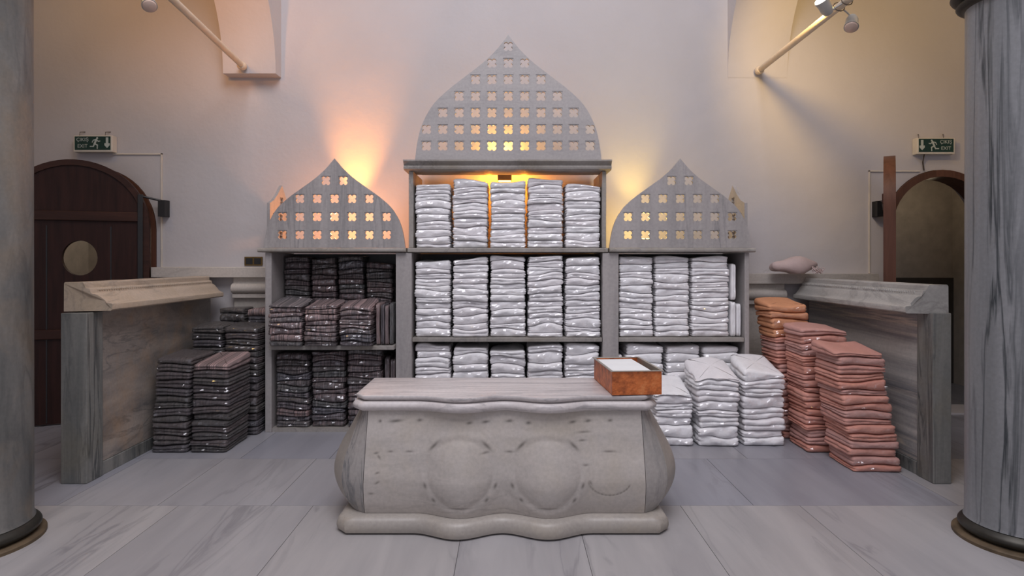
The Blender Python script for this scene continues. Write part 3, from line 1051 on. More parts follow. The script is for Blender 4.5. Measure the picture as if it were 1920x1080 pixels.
# copper box on the desk --------------------------------------------------
bx_ = empty('copper_box', (0.79, 4.16, 0.8535), math.radians(4.0))
tag(bx_, 'open hammered copper box on the corner of the marble desk top', 'box')
w, d_, hh = 0.32, 0.55, 0.150
def lb_(x0, x1, y0, y1, z0, z1, name, mat, bev=0.0015):
    return MB().box(x0, x1, y0, y1, z0, z1).build(name, mat, bx_, smooth=0, bevel=bev, world=False)


lb_(-w / 2, w / 2, -d_ / 2, d_ / 2, 0, 0.004, 'bottom', M['copper'])
lb_(-w / 2, w / 2, -d_ / 2, -d_ / 2 + 0.004, 0.004, hh, 'side', M['copper'])
lb_(-w / 2, w / 2, d_ / 2 - 0.004, d_ / 2, 0.004, hh, 'side', M['copper'])
lb_(-w / 2, -w / 2 + 0.004, -d_ / 2 + 0.0042, d_ / 2 - 0.0042, 0.004, hh, 'side', M['copper'])
lb_(w / 2 - 0.004, w / 2, -d_ / 2 + 0.0042, d_ / 2 - 0.0042, 0.004, hh, 'side', M['copper'])
mb = MB()
r_ = 0.010
for a in ((-w / 2 - r_, w / 2 + r_, -d_ / 2 - r_, -d_ / 2 + 0.006), (-w / 2 - r_, w / 2 + r_, d_ / 2 - 0.006, d_ / 2 + r_)):
    mb.box(*a, hh, hh + 0.004)
for a in ((-w / 2 - r_, -w / 2 + 0.006, -d_ / 2 + 0.006, d_ / 2 - 0.006), (w / 2 - 0.006, w / 2 + r_, -d_ / 2 + 0.006, d_ / 2 - 0.006)):
    mb.box(*a, hh, hh + 0.004)
mb.build('rim', M['tin'], bx_, smooth=0, world=False)
mb = MB()
mb.box(-w / 2 + 0.0045, w / 2 - 0.0045, -d_ / 2 + 0.0045, -d_ / 2 + 0.006, 0.005, hh - 0.001).box(w / 2 - 0.006, w / 2 - 0.0045, -d_ / 2 + 0.0065, d_ / 2 - 0.0045, 0.005, hh - 0.001)
mb.build('tin_lining', M['tin'], bx_, smooth=0, world=False)
# paper in the box
R4 = Matrix.Translation((0.79, 4.16, 0.8535)) @ Matrix.Rotation(math.radians(4.0), 4, 'Z')
rp = random.Random(2)
pz_ = 0.0065
for i in range(3):
    n = 10
    vs = []; fs = []
    x0, x1, y0, y1 = -w / 2 + 0.012, w / 2 - 0.075 + 0.012 * i, -d_ / 2 + 0.014, d_ / 2 - 0.014
    hgt = 0.043
    for lev in (0, 1):
        for j in range(n + 1):
            for k in range(n + 1):
                x = x0 + (x1 - x0) * k / n; y = y0 + (y1 - y0) * j / n
                z = pz_ + lev * hgt + (0.0015 * math.sin(9 * x + i) * math.cos(11 * y) if lev or i else 0)
                vs.append(R4 @ Vector((x, y, z)))
    Wn = n + 1
    for j in range(n):
        for k in range(n):
            fs.append((j * Wn + k, (j + 1) * Wn + k, (j + 1) * Wn + k + 1, j * Wn + k + 1))
            o = Wn * Wn
            fs.append((o + j * Wn + k, o + j * Wn + k + 1, o + (j + 1) * Wn + k + 1, o + (j + 1) * Wn + k))
    for k in range(n):
        o = Wn * Wn
        fs += [(k, k + 1, o + k + 1, o + k), (n * Wn + k + 1, n * Wn + k, o + n * Wn + k, o + n * Wn + k + 1),
               ((k + 1) * Wn, k * Wn, o + k * Wn, o + (k + 1) * Wn), (k * Wn + n, (k + 1) * Wn + n, o + (k + 1) * Wn + n, o + k * Wn + n)]
    pk = MB().add(vs, fs).build('paper_pad', M['tissue'], None, smooth=40)
    tag(pk, ['lowest white paper pad inside the open copper box', 'middle white paper pad inside the open copper box', 'uppermost white paper pad showing in the open copper box'][i], 'paper', 'paper in the copper box')
    pz_ += hgt + 0.0035

# ================================================================== TOWELS
ORDT = ['topmost', 'second from top', 'third from top', 'fourth from top', 'fifth from top', 'sixth from top', 'seventh from top', 'eighth from top', 'ninth from top', 'tenth from top', 'eleventh from top', 'twelfth from top', 'thirteenth from top', 'fourteenth from top', 'fifteenth from top', 'sixteenth from top', 'seventeenth from top', 'eighteenth from top']
ORDS = ['first', 'second', 'third', 'fourth', 'fifth']


def outline(w, d, r, n=56):
    """rounded rectangle sampled evenly: points and normals."""
    segs = []
    hw, hd = w / 2, d / 2
    L = [2 * (hw - r), math.pi / 2 * r, 2 * (hd - r), math.pi / 2 * r] * 2
    tot = sum(L)
    P = []; Nn = []
    for k in range(n):
        s_ = (k + 0.5) / n * tot
        i = 0
        while s_ > L[i]:
            s_ -= L[i]; i += 1
        if i == 0: P.append((-hw + r + s_, -hd)); Nn.append((0, -1))
        elif i == 2: P.append((hw, -hd + r + s_)); Nn.append((1, 0))
        elif i == 4: P.append((hw - r - s_, hd)); Nn.append((0, 1))
        elif i == 6: P.append((-hw, hd - r - s_)); Nn.append((-1, 0))
        else:
            a = s_ / r
            c = {1: (hw - r, -hd + r, -math.pi / 2), 3: (hw - r, hd - r, 0), 5: (-hw + r, hd - r, math.pi / 2), 7: (-hw + r, -hd + r, math.pi)}[i]
            an_ = c[2] + a
            P.append((c[0] + r * math.cos(an_), c[1] + r * math.sin(an_))); Nn.append((math.cos(an_), math.sin(an_)))
    return np.array(P), np.array(Nn)


def lobe_inset(t_, L, h):
    u = (t_ * L) % 1.0
    if t_ >= 1.0: u = 1.0
    lob = math.sqrt(max(0.0, 1 - (2 * u - 1) ** 2))
    R = min(0.5 * h / L, 0.032)
    e = R * (1 - lob)
    if L > 1:
        e += 0.22 * min(h, 0.08) * (1 - math.sqrt(max(0, 1 - (2 * t_ - 1) ** 2)))
    return e


def towel(name, mat, org, w, d, zb, zt, Lf, Ls, rg, rz=0.0, n=56, m=12, flaps=(), rough=1.0, parts=True):
    """one folded towel in its wrap. zb, zt: functions of world (x, y) giving the bottom and top surfaces."""
    P, Nn = outline(w, d, min(0.035, 0.2 * w), n)
    ca_, sa_ = math.cos(rz), math.sin(rz)
    hm = zt(org[0], org[1]) - zb(org[0], org[1])
    ph = [rg.uniform(0, 6.28) for _ in range(8)]
    s_ = np.arange(n) / n * 2 * math.pi
    verts = []
    def wz(x, y):
        return org[0] + x * ca_ - y * sa_, org[1] + x * sa_ + y * ca_
    def ring(Q, tt):
        for x, y in Q:
            X, Y = wz(x, y)
            b_ = zb(X, Y); tp = zt(X, Y)
            verts.append((X - org[0], Y - org[1], b_ + (tp - b_) * tt - org[2]))
    insets = []
    xside = np.abs(Nn[:, 0]) > 0.5
    for j in range(m + 1):
        tt = j / m
        e = np.array([lobe_inset(tt, Lf if abs(nn[1]) > 0.7 else Ls, hm) for nn in Nn])
        e = (e + np.roll(e, 1) + np.roll(e, -1)) / 3
        wr = 0.0035 * rough * (np.sin(3 * s_ + ph[0] + tt * 1.5) + 0.8 * np.sin(7 * s_ + ph[1] - tt * 3) + 0.5 * np.sin(13 * s_ + ph[2] + tt * 5) + 0.35 * np.sin(23 * s_ + ph[3] - tt * 4))
        wr = np.where(xside, np.minimum(wr, 0.003), wr)
        insets.append(P - Nn * (e * np.where(xside, 0.75, 1.0) + 0.0045 - wr * (0.4 + 0.6 * math.sin(math.pi * tt)))[:, None])
    ring(insets[0] * 0.22, 0); ring(insets[0] * 0.55, 0); ring(insets[0] * 0.84, 0)
    for j in range(m + 1):
        ring(insets[j], j / m)
    for sc_ in (0.86, 0.72, 0.58, 0.44, 0.30, 0.16, 0.04):
        ring(insets[m] * sc_, 1)
    nr = m + 11
    fs = []
    for i in range(nr - 1):
        for k in range(n):
            k2 = (k + 1) % n
            fs.append((i * n + k, i * n + k2, (i + 1) * n + k2, (i + 1) * n + k))
    fs.append(tuple(reversed(range(n)))); fs.append(tuple((nr - 1) * n + k for k in range(n)))
    me = bpy.data.meshes.new(name)
    me.from_pydata(verts, [], fs)
    me.materials.append(mat)
    me.polygons.foreach_set('use_smooth', [True] * len(me.polygons))
    o = empty(name, org)
    cl = bpy.data.objects.new('folded_cloth', me); COL.objects.link(cl); cl.parent = o
    me.name = 'folded_cloth'
    if parts:
        idx = [k for k in range(n) if Nn[k, 1] < -0.6]
        idx.sort(key=lambda k: P[k, 0])
        js = [2, 4, 6, 8, 10]
        vs = []; ff = []
        for a, j in enumerate(js):
            for q, k in enumerate(idx):
                if q % 1: continue
                x, y = insets[j][k]
                y -= 0.0015 + 0.006 * rg.random() ** 2 + 0.008 * max(0.0, math.sin(q * 0.9 + ph[4] + j)) * rg.random()
                X, Y = wz(x + rg.uniform(-0.003, 0.003), y)
                b_ = zb(X, Y); tp = zt(X, Y)
                tt = min(0.84, max(0.16, j / m + rg.uniform(-0.06, 0.06)))
                vs.append((X - org[0], Y - org[1], b_ + (tp - b_) * tt - org[2]))
        nk_ = len(idx)
        for a in range(len(js) - 1):
            for q in range(nk_ - 1):
                v0 = a * nk_ + q
                ff += [(v0, v0 + 1, v0 + nk_ + 1), (v0, v0 + nk_ + 1, v0 + nk_)]
        fm = bpy.data.meshes.new('plastic_wrap'); fm.from_pydata(vs, [], ff); fm.materials.append(M['film'])
        fw = bpy.data.objects.new('plastic_wrap', fm); COL.objects.link(fw); fw.parent = o
    # crumpled ends of the plastic wrap, standing off the front corners
    for (fx, side) in flaps:
        nu, nv = 6, 4
        vs = []; ff = []
        y0 = -d / 2 + 0.012
        ln = rg.uniform(0.07, 0.15); outl = rg.uniform(0.022, 0.040); cx0 = fx * (w / 2 - ln / 2 - 0.012)
        for i in range(nu + 1):
            for j in range(nv + 1):
                u = i / nu; q = j / nv
                x = cx0 + (u - 0.5) * ln
                y = y0 - outl * q * (0.6 + 0.4 * math.sin(u * 9 + ph[4])) + 0.004 * math.sin(u * 17 + ph[5])
                X, Y = wz(x, y)
                bb, tp = zb(X, y0 + org[1]), zt(X, y0 + org[1])
                z = bb + (tp - bb) * min(0.78, max(0.22, 0.5 + side * 0.18 * q + 0.16 * math.sin(u * 11 + ph[6]) * q + 0.06 * math.sin(u * 23 + ph[7])))
                vs.append((X - org[0], Y - org[1], z - org[2]))
        for i in range(nu):
            for j in range(nv):
                a = i * (nv + 1) + j
                ff.append((a, a + 1, a + nv + 2, a + nv + 1))
        fm = bpy.data.meshes.new('plastic_wrap'); fm.from_pydata(vs, [], ff); fm.materials.append(M['film'])
        fo_ = bpy.data.objects.new('plastic_wrap', fm); COL.objects.link(fo_); fo_.parent = o
    return o


def stack(name, mats, xc, yf, w, d, z0, ztop, n, place, desc, group, si, seed, lean=(0, 0), jit=(0.005, 0.012), wob=0.006, rot=0.015, Lf=(1, 1, 2), Ls=3, flap=0.5, droop=0.010, top_extra=0.0, cat='towel', rough=1.0, ns=None, tvar=0.25, wmin=0.965, lexp=1.0):
    """a pile of folded towels whose touching faces follow each other."""
    rg = random.Random(seed)
    th = [1 + rg.uniform(-tvar, tvar) for _ in range(n)]
    tot = sum(th); th = [a / tot * (ztop - z0) for a in th]
    cum = [0]
    for a in th: cum.append(cum[-1] + a)
    waves = []
    for i in range(n + 1):
        q = 0.0 if i == 0 else 1.0
        waves.append([(q * wob * rg.uniform(0.3, 1.0), rg.choice((-1, 1)) * rg.uniform(5, 15), rg.uniform(-7, 7), rg.uniform(0, 6.28)) for _ in range(3)] + [(q * wob * 0.22, rg.uniform(-38, 38), rg.uniform(-12, 12), rg.uniform(0, 6.28))])
    for i in range(1, n + 1):
        lim = 0.38 * min(th[i - 1], th[min(i, n - 1)])
        sm = sum(abs(a[0]) for a in waves[i])
        if sm > lim:
            waves[i] = [(a[0] * lim / sm,) + tuple(a[1:]) for a in waves[i]]
    yc = yf + d / 2
    def surf(i, xoff):
        wv = waves[i]; base = z0 + cum[i]; fr = i / n
        def f(x, y):
            z = base
            for a, kx, ky, p in wv:
                z += a * math.sin(kx * (x - xc) + ky * (y - yc) + p)
            u = (x - xc - xoff) / (w / 2)
            z -= droop * fr * min(1.6, u ** 4)
            if i == n: z += top_extra * ((y - yf) / d - 0.3)
            return z
        return f
    objs = []
    for i in range(n):
        fr = (i + 0.5) / n
        ox = lean[0] * fr ** lexp + rg.uniform(-jit[0], jit[0]); oy = lean[1] * fr + rg.uniform(-jit[1], jit[1])
        lo = surf(i, lean[0] * fr ** lexp); hi = surf(i + 1, lean[0] * fr ** lexp)
        zb = lambda x, y, f=lo: f(x, y) + 0.0012
        zt = lambda x, y, f=hi, g=lo: max(f(x, y) - 0.0016, g(x, y) + 0.012)
        k = n - 1 - i
        m_ = mats(k, n, rg) if callable(mats) else mats
        L = rg.choice(Lf)
        fls = []
        if rg.random() < flap: fls.append((1, rg.choice((-1, 1))))
        if rg.random() < flap * 0.6: fls.append((-1, rg.choice((-1, 1))))
        pos_ = ORDT[k] if k < len(ORDT) else 'lowest'
        if i == 0: pos_ = 'lowest'
        wi = w * rg.uniform(wmin, 1.0)
        ox += rg.uniform(-0.5, 0.5) * (w - wi)
        o = towel(name, m_, (xc + ox, yc + oy, z0 + cum[i]), wi, d * rg.uniform(0.96, 1.0), zb, zt, L, Ls, rg, rz=rg.uniform(-rot, rot), flaps=fls, rough=rough)
        colour = desc(k, n) if callable(desc) else desc
        lab = f"{colour}, {pos_} in {ns or (ORDS[si] + ' stack from left')}, {place}"
        tag(o, lab, cat, group)
        objs.append(o)
    return objs


# ---- white towels, tall cabinet
pitch = (px(1129.5) - px(774.5)) / 5
for comp, (z0, tops, ns, plc, yf) in enumerate((
        (1.833, (343, 336, 338, 333, 345), (10, 10, 10, 11, 10), "tallest cabinet's upper shelf", 6.125),
        (0.941, (488, 484, 479, 479, 482), (12, 12, 12, 13, 12), "tallest cabinet's middle shelf", 6.125),
        (0.041, (645, 650, 655, 645, 645), (10, 10, 10, 10, 10), "tallest cabinet's bottom shelf", 6.135))):
    for i in range(5):
        xc_ = px(774.5) + pitch * (i + 0.5)
        zt_ = EYE + (HZ - tops[i]) * (yf + 0.04) / F
        stack('white_towel', M['tw_white'], xc_, yf, pitch - 0.007, 0.46, z0, zt_, ns[i], plc, 'white wrapped towel', 'white towels in clear wrap', i, 119 if (comp, i) == (1, 2) else 100 + comp * 10 + i, wob=0.0105, top_extra=0.02 if comp == 0 else 0, droop=0.012 + 0.006 * (comp != 1), flap=0.6, rough=2.1, jit=(0.0015, 0.016), rot=0.007, tvar=0.32)
# ---- white towels, right cabinet
xs = [px(1160.5), px(1229), px(1298), px(1373)]
for i in range(3):
    w_ = xs[i + 1] - xs[i] - 0.007
    stack('white_towel', M['tw_white'], (xs[i] + xs[i + 1]) / 2, 6.135, w_, 0.46, 0.941, 1.752 - 0.004 * i, 13, "right cabinet's upper shelf", 'white wrapped towel', 'white towels in clear wrap', i, 140 + i, flap=0.4, droop=0.006, rough=1.9, wob=0.0085, jit=(0.0015, 0.014), rot=0.006, tvar=0.3)
xs = [px(1172), px(1250.5), px(1319), px(1393)]
for i in range(3):
    w_ = xs[i + 1] - xs[i] - 0.014
    stack('white_towel', M['tw_white'], (xs[i] + xs[i + 1]) / 2, 6.15, w_, 0.46, 0.041, 0.862 - 0.01 * i, 9, "right cabinet's bottom shelf", 'white wrapped towel', 'white towels in clear wrap', i, 150 + i, flap=0.2, jit=(0.003, 0.01), rot=0.008)


def upright(name, mat, x0, x1, yf, d, z0, h, label, group, seed, tilt=0.0):
    """a folded towel standing on its edge: width x0..x1, height h."""
    rg = random.Random(seed)
    wdt = x1 - x0
    ca1 = rg.uniform(0, 6); 
    zb = lambda x, y: 0.003 * math.sin(9 * x + ca1) * 0
    zt = lambda x, y: wdt - 0.003 + 0.004 * math.sin(11 * x + ca1) * math.cos(7 * y) - 0.004
    o = towel(name, mat, (0, 0, 0), h, d, zb, zt, 2, 2, rg, n=56)
    # lay the local z (thickness) along x, local x (width) along z
    Rm = Matrix(((0, 0, 1, 0), (0, 1, 0, 0), (-1, 0, 0, 0), (0, 0, 0, 1)))
    for ch in o.children:
        ch.data.transform(Matrix.Rotation(tilt, 4, 'Y') @ Rm)
    zs = min(v_.co.z for v_ in o.children[0].data.vertices)
    for ch in o.children:
        ch.data.transform(Matrix.Translation((0, 0, -zs)))
    o.location = (x0, yf + d / 2, z0)
    tag(o, label, 'towel', group)
    return o


upright('white_towel', M['tw_white'], px(1374.5), px(1384.5), 6.14, 0.45, 0.942, 0.36, 'white wrapped towel standing on edge, lower one beside the right cabinet post', 'white towels in clear wrap', 161)
upright('white_towel', M['tw_white'], px(1385.5), px(1395.3), 6.15, 0.45, 0.942, 0.34, 'white wrapped towel standing on edge against the right cabinet post', 'white towels in clear wrap', 162)
upright('white_towel', M['tw_white'], px(1375), px(1385), 6.14, 0.45, 1.312, 0.37, 'white wrapped towel standing on edge, upper one beside the right cabinet post', 'white towels in clear wrap', 163)
upright('white_towel', M['tw_white'], px(1161), px(1170), 6.15, 0.42, 0.042, 0.36, 'lower white towel on edge beside the post below the right shelf', 'white towels in clear wrap', 164)
upright('white_towel', M['tw_white'], px(1161), px(1170), 6.15, 0.42, 0.408, 0.36, 'upper white towel on edge beside the post below the right shelf', 'white towels in clear wrap', 165)

# ---- loose white pile on the floor in front of the right cabinet
piles = [(1.335, 1.705, 5.63, 0.51, 7, 0.13), (1.712, 2.128, 5.61, 0.665, 8, 0.14), (2.134, 2.555, 5.63, 0.715, 8, 0.10)]
for i, (xa, xb, yf, zt_, n_, te) in enumerate(piles):
    stack('white_towel', M['tw_white'], (xa + xb) / 2, yf, xb - xa, 0.45, 0.001, zt_, n_, "floor before right cabinet", 'white towel', 'white towels in clear wrap', i, 170 + i, wob=0.02, jit=(0.002, 0.008), rot=0.008, Lf=(1, 1, 2), Ls=2, flap=0.45, droop=0.016, top_extra=te, rough=2.4, tvar=0.35, wmin=0.9)

# ---- dark striped towels, left cabinet: back stacks on the shelf
xs = [px(509.5), px(563), px(616), px(670.5), px(727)]
gD = 'dark striped towels in clear wrap'
for i in range(4):
    w_ = xs[i + 1] - xs[i] - 0.010
    stack('striped_towel', M['tw_dark'], (xs[i] + xs[i + 1]) / 2, 6.385, w_, 0.33, 0.873, EYE + (HZ - (481, 483, 480, 493)[i]) * 6.4 / F, 15, "back of left shelf", 'dark striped towel', gD, i, 200 + i, flap=0.9, Lf=(1, 2), droop=0.008, jit=(0.003, 0.01), rot=0.008, wob=0.009)
# front stacks, jutting over the shelf edge
xs = [-2.355, -2.005, -1.665, -1.322]
for i in range(3):
    w_ = xs[i + 1] - xs[i] - 0.010
    stack('striped_towel', lambda k, n, r: M['tw_mauve'] if (k < 5 or r.random() < 0.5) else M['tw_dark'], (xs[i] + xs[i + 1]) / 2, 5.93, w_, 0.40, 0.873, (1.30, 1.285, 1.28)[i], 8, "jutting front of left shelf", 'mauve-grey striped towel', gD, i, 210 + i, flap=0.6, Lf=(1, 1, 2), top_extra=0.06, jit=(0.004, 0.012), rot=0.01, droop=0.012, rough=2.0, wob=0.010)
for i in range(4):
    xa = -1.312 + i * 0.0435
    upright('striped_towel', M['tw_dark'] if i % 2 else M['tw_mauve'], xa, xa + 0.041, 6.03 + 0.01 * (i % 2), 0.30, 0.874, 0.42 - 0.012 * (i % 3), f'striped towel standing on edge, {ORDS[3 - i]} from the post above the left shelf', gD, 220 + i)
# lower compartment
xs = [-2.352, -1.995, -1.635, -1.262]
for i in range(3):
    w_ = xs[i + 1] - xs[i] - 0.010
    stack('striped_towel', M['tw_dark'], (xs[i] + xs[i + 1]) / 2, 6.13, w_, 0.46, 0.041, (0.765, 0.80, 0.815)[i], (12, 13, 13)[i], "below left shelf", 'dark striped towel', gD, i, 230 + i, flap=0.9, Lf=(1, 2), jit=(0.004, 0.012), rot=0.01, rough=2.0, wob=0.009)
for i in range(2):
    xa = -1.250 + i * 0.058
    upright('striped_towel', M['tw_dark'], xa, xa + 0.055, 6.13, 0.42, 0.042 + 0.345, 0.36 - 0.02 * i, f'striped towel standing on edge, {ORDS[1 - i]} from the post below the left shelf', gD, 240 + i)
    upright('striped_towel', M['tw_dark'], xa, xa + 0.055, 6.13, 0.42, 0.042, 0.34, f'lowest striped towel standing on edge, {ORDS[1 - i]} from the post below the left shelf', gD, 244 + i)

# ---- charcoal piles on the floor by the left parapet
gF = 'charcoal towel piles by the low wall'
cdesc = 'charcoal wrapped towel'
mdesc = lambda k, n: 'mauve-grey wrapped towel' if k == 0 else cdesc
def top_mauve(k, n, r): return M['tw_mauve'] if k == 0 else M['tw_grey']
stack('charcoal_towel', M['tw_grey'], -3.03, 5.42, 0.335, 0.47, 0.001, 0.845, 13, 'touching the low wall', cdesc, gF, 0, 250, lean=(0.045, 0.03), flap=0.7, Lf=(1, 2, 2), Ls=2, jit=(0.006, 0.012), rot=0.015, ns='front pile', top_extra=0.02)
stack('charcoal_towel', top_mauve, -2.672, 5.42, 0.345, 0.50, 0.001, 0.80, 13, 'away from the low wall', mdesc, gF, 1, 251, lean=(0.02, 0.03), flap=0.7, Lf=(1, 2, 2), Ls=2, jit=(0.008, 0.012), rot=0.015, ns='front pile', top_extra=0.05)
stack('charcoal_towel', M['tw_grey'], -2.97, 6.00, 0.32, 0.33, 0.001, 1.07, 16, 'touching the low wall', cdesc, gF, 2, 252, flap=0.7, Lf=(1, 2, 2), jit=(0.006, 0.008), rot=0.012, ns='middle pile', top_extra=0.03)
stack('charcoal_towel', M['tw_grey'], -2.625, 5.98, 0.345, 0.35, 0.001, 1.065, 16, 'by the cabinet post', cdesc, gF, 3, 253, flap=0.7, Lf=(1, 2, 2), jit=(0.006, 0.008), rot=0.012, ns='middle pile', top_extra=0.03)
stack('charcoal_towel', M['tw_grey'], -2.89, 6.37, 0.28, 0.28, 0.001, 1.215, 17, 'by the low wall', cdesc, gF, 4, 254, flap=0.6, Lf=(1, 2), jit=(0.004, 0.006), rot=0.01, ns='rear pile')
stack('charcoal_towel', top_mauve, -2.595, 6.37, 0.29, 0.28, 0.001, 1.205, 17, 'by the cabinet', mdesc, gF, 4, 255, flap=0.6, Lf=(1, 2), jit=(0.004, 0.006), rot=0.01, ns='rear pile')

# ---- salmon piles by the right parapet
gP = 'salmon towel piles by the low wall'
pk_ = lambda k, n, r: r.choice((M['tw_pink'], M['tw_pink'], M['tw_rose']))
stack('salmon_towel', pk_, 2.965, 4.93, 0.415, 0.43, 0.001, 0.975, 16, 'against the low wall', 'salmon towel', gP, 0, 260, lean=(-0.13, 0.03), wmin=0.95, flap=0.5, Lf=(1, 1, 2), Ls=2, jit=(0.012, 0.012), rot=0.03, ns='front salmon pile', wob=0.009, top_extra=0.05, rough=1.3)
stack('salmon_towel', pk_, 2.855, 5.425, 0.43, 0.40, 0.001, 1.10, 18, 'against the low wall', 'salmon towel', gP, 1, 261, lean=(-0.05, 0.01), flap=0.7, Lf=(1, 2, 2), Ls=2, jit=(0.010, 0.002), rot=0.012, ns='middle salmon pile', wob=0.009, top_extra=0.03, rough=1.3)
stack('salmon_towel', lambda k, n, r: M['tw_orange'] if k < 4 else r.choice((M['tw_pink'], M['tw_rose'])), 2.81, 5.86, 0.39, 0.40, 0.001, 1.30, 18, 'beside the right cabinet', lambda k, n: 'orange towel' if k < 4 else 'salmon towel', gP, 2, 262, lean=(-0.15, 0.0), lexp=2.0, wmin=0.95, flap=0.6, Lf=(1, 2, 2), Ls=2, jit=(0.006, 0.005), rot=0.015, ns='rear salmon pile', wob=0.009, top_extra=0.06)

# ---- wrapped bundle lying on the right parapet end
rgb = random.Random(9)
bo = empty('towel_bundle', (3.02, 6.52, 1.566))
tag(bo, 'pale pink wrapped towel bundle with fringe lying on the end of the grey wall cap', 'towel')
rings = []
for i in range(15):
    u = i / 14; ph_ = math.pi * u
    ring = []
    for j in range(36):
        a = 2 * math.pi * j / 36
        rx = 0.25 * math.sin(ph_) ** 0.7; ry = 0.105 * math.sin(ph_) ** 0.7
        x = rx * math.cos(a) * (1 + 0.06 * math.sin(5 * a + 3 * u)); y = ry * math.sin(a) * (1 + 0.08 * math.sin(4 * a + 1))
        z = 0.085 - 0.083 * math.cos(ph_) * (1 + 0.25 * math.sin(x * 17 + 0.6)) + 0.012 * math.sin(9 * x + 14 * y) * math.sin(ph_)
        ring.append((3.02 + x, 6.535 + y, 1.568 + max(0.0, z)))
    rings.append(ring)
MB().loft(rings).build('folded_cloth', M['tw_bundle'], bo, smooth=60)
mb = MB()
for k in range(22):
    a = rgb.uniform(0, 1)
    x = 3.19 + 0.09 * a; y = 6.46 + rgb.uniform(-0.03, 0.03)
    z = 1.60 + rgb.uniform(0, 0.05)
    mb.tube([(x, y, z), (x + 0.02 * rgb.uniform(-1, 1), y - 0.025, z - 0.008), (x + 0.03 * rgb.uniform(-1, 1), y - 0.04, max(1.572, z - 0.04))], 0.0045, 5)
mb.build('fringe', M['tw_bundle'], bo, smooth=60)
vs = []; ff = []
for i in range(9):
    for j in range(6):
        u = i / 8; q = j / 5
        vs.append((2.80 - 0.09 * q + 0.01 * math.sin(u * 9), 6.42 + 0.16 * u + 0.012 * math.sin(q * 9), 1.575 + 0.05 * (1 - q) + 0.018 * math.sin(u * 12 + q * 7) * q + 0.012))
for i in range(8):
    for j in range(5):
        a = i * 6 + j
        ff.append((a, a + 1, a + 7, a + 6))
MB().add(vs, ff).build('plastic_wrap', M['film'], bo, smooth=0)


# ================================================================== SIGNS
def text_mesh(s_, size, depth):
    cu = bpy.data.curves.new('tmp', 'FONT'); cu.body = s_; cu.size = size; cu.extrude = depth; cu.align_x = 'CENTER'
    ob = bpy.data.objects.new('tmp', cu); COL.objects.link(ob)
    bpy.context.view_layer.update()
    me = bpy.data.meshes.new_from_object(ob.evaluated_get(bpy.context.evaluated_depsgraph_get()))
    vs = [tuple(v_.co) for v_ in me.vertices]; fs = [tuple(p.vertices) for p in me.polygons]
    bpy.data.objects.remove(ob); bpy.data.curves.remove(cu); bpy.data.meshes.remove(me)
    return vs, fs


def capsule(a, b_, r, n=8):
    ax, ay = a; bx2, by = b_
    an_ = math.atan2(by - ay, bx2 - ax)
    pts = [(bx2 + r * math.cos(an_ - math.pi / 2 + math.pi * k / n), by + r * math.sin(an_ - math.pi / 2 + math.pi * k / n)) for k in range(n + 1)]
    pts += [(ax + r * math.cos(an_ + math.pi / 2 + math.pi * k / n), ay + r * math.sin(an_ + math.pi / 2 + math.pi * k / n)) for k in range(n + 1)]
    return pts


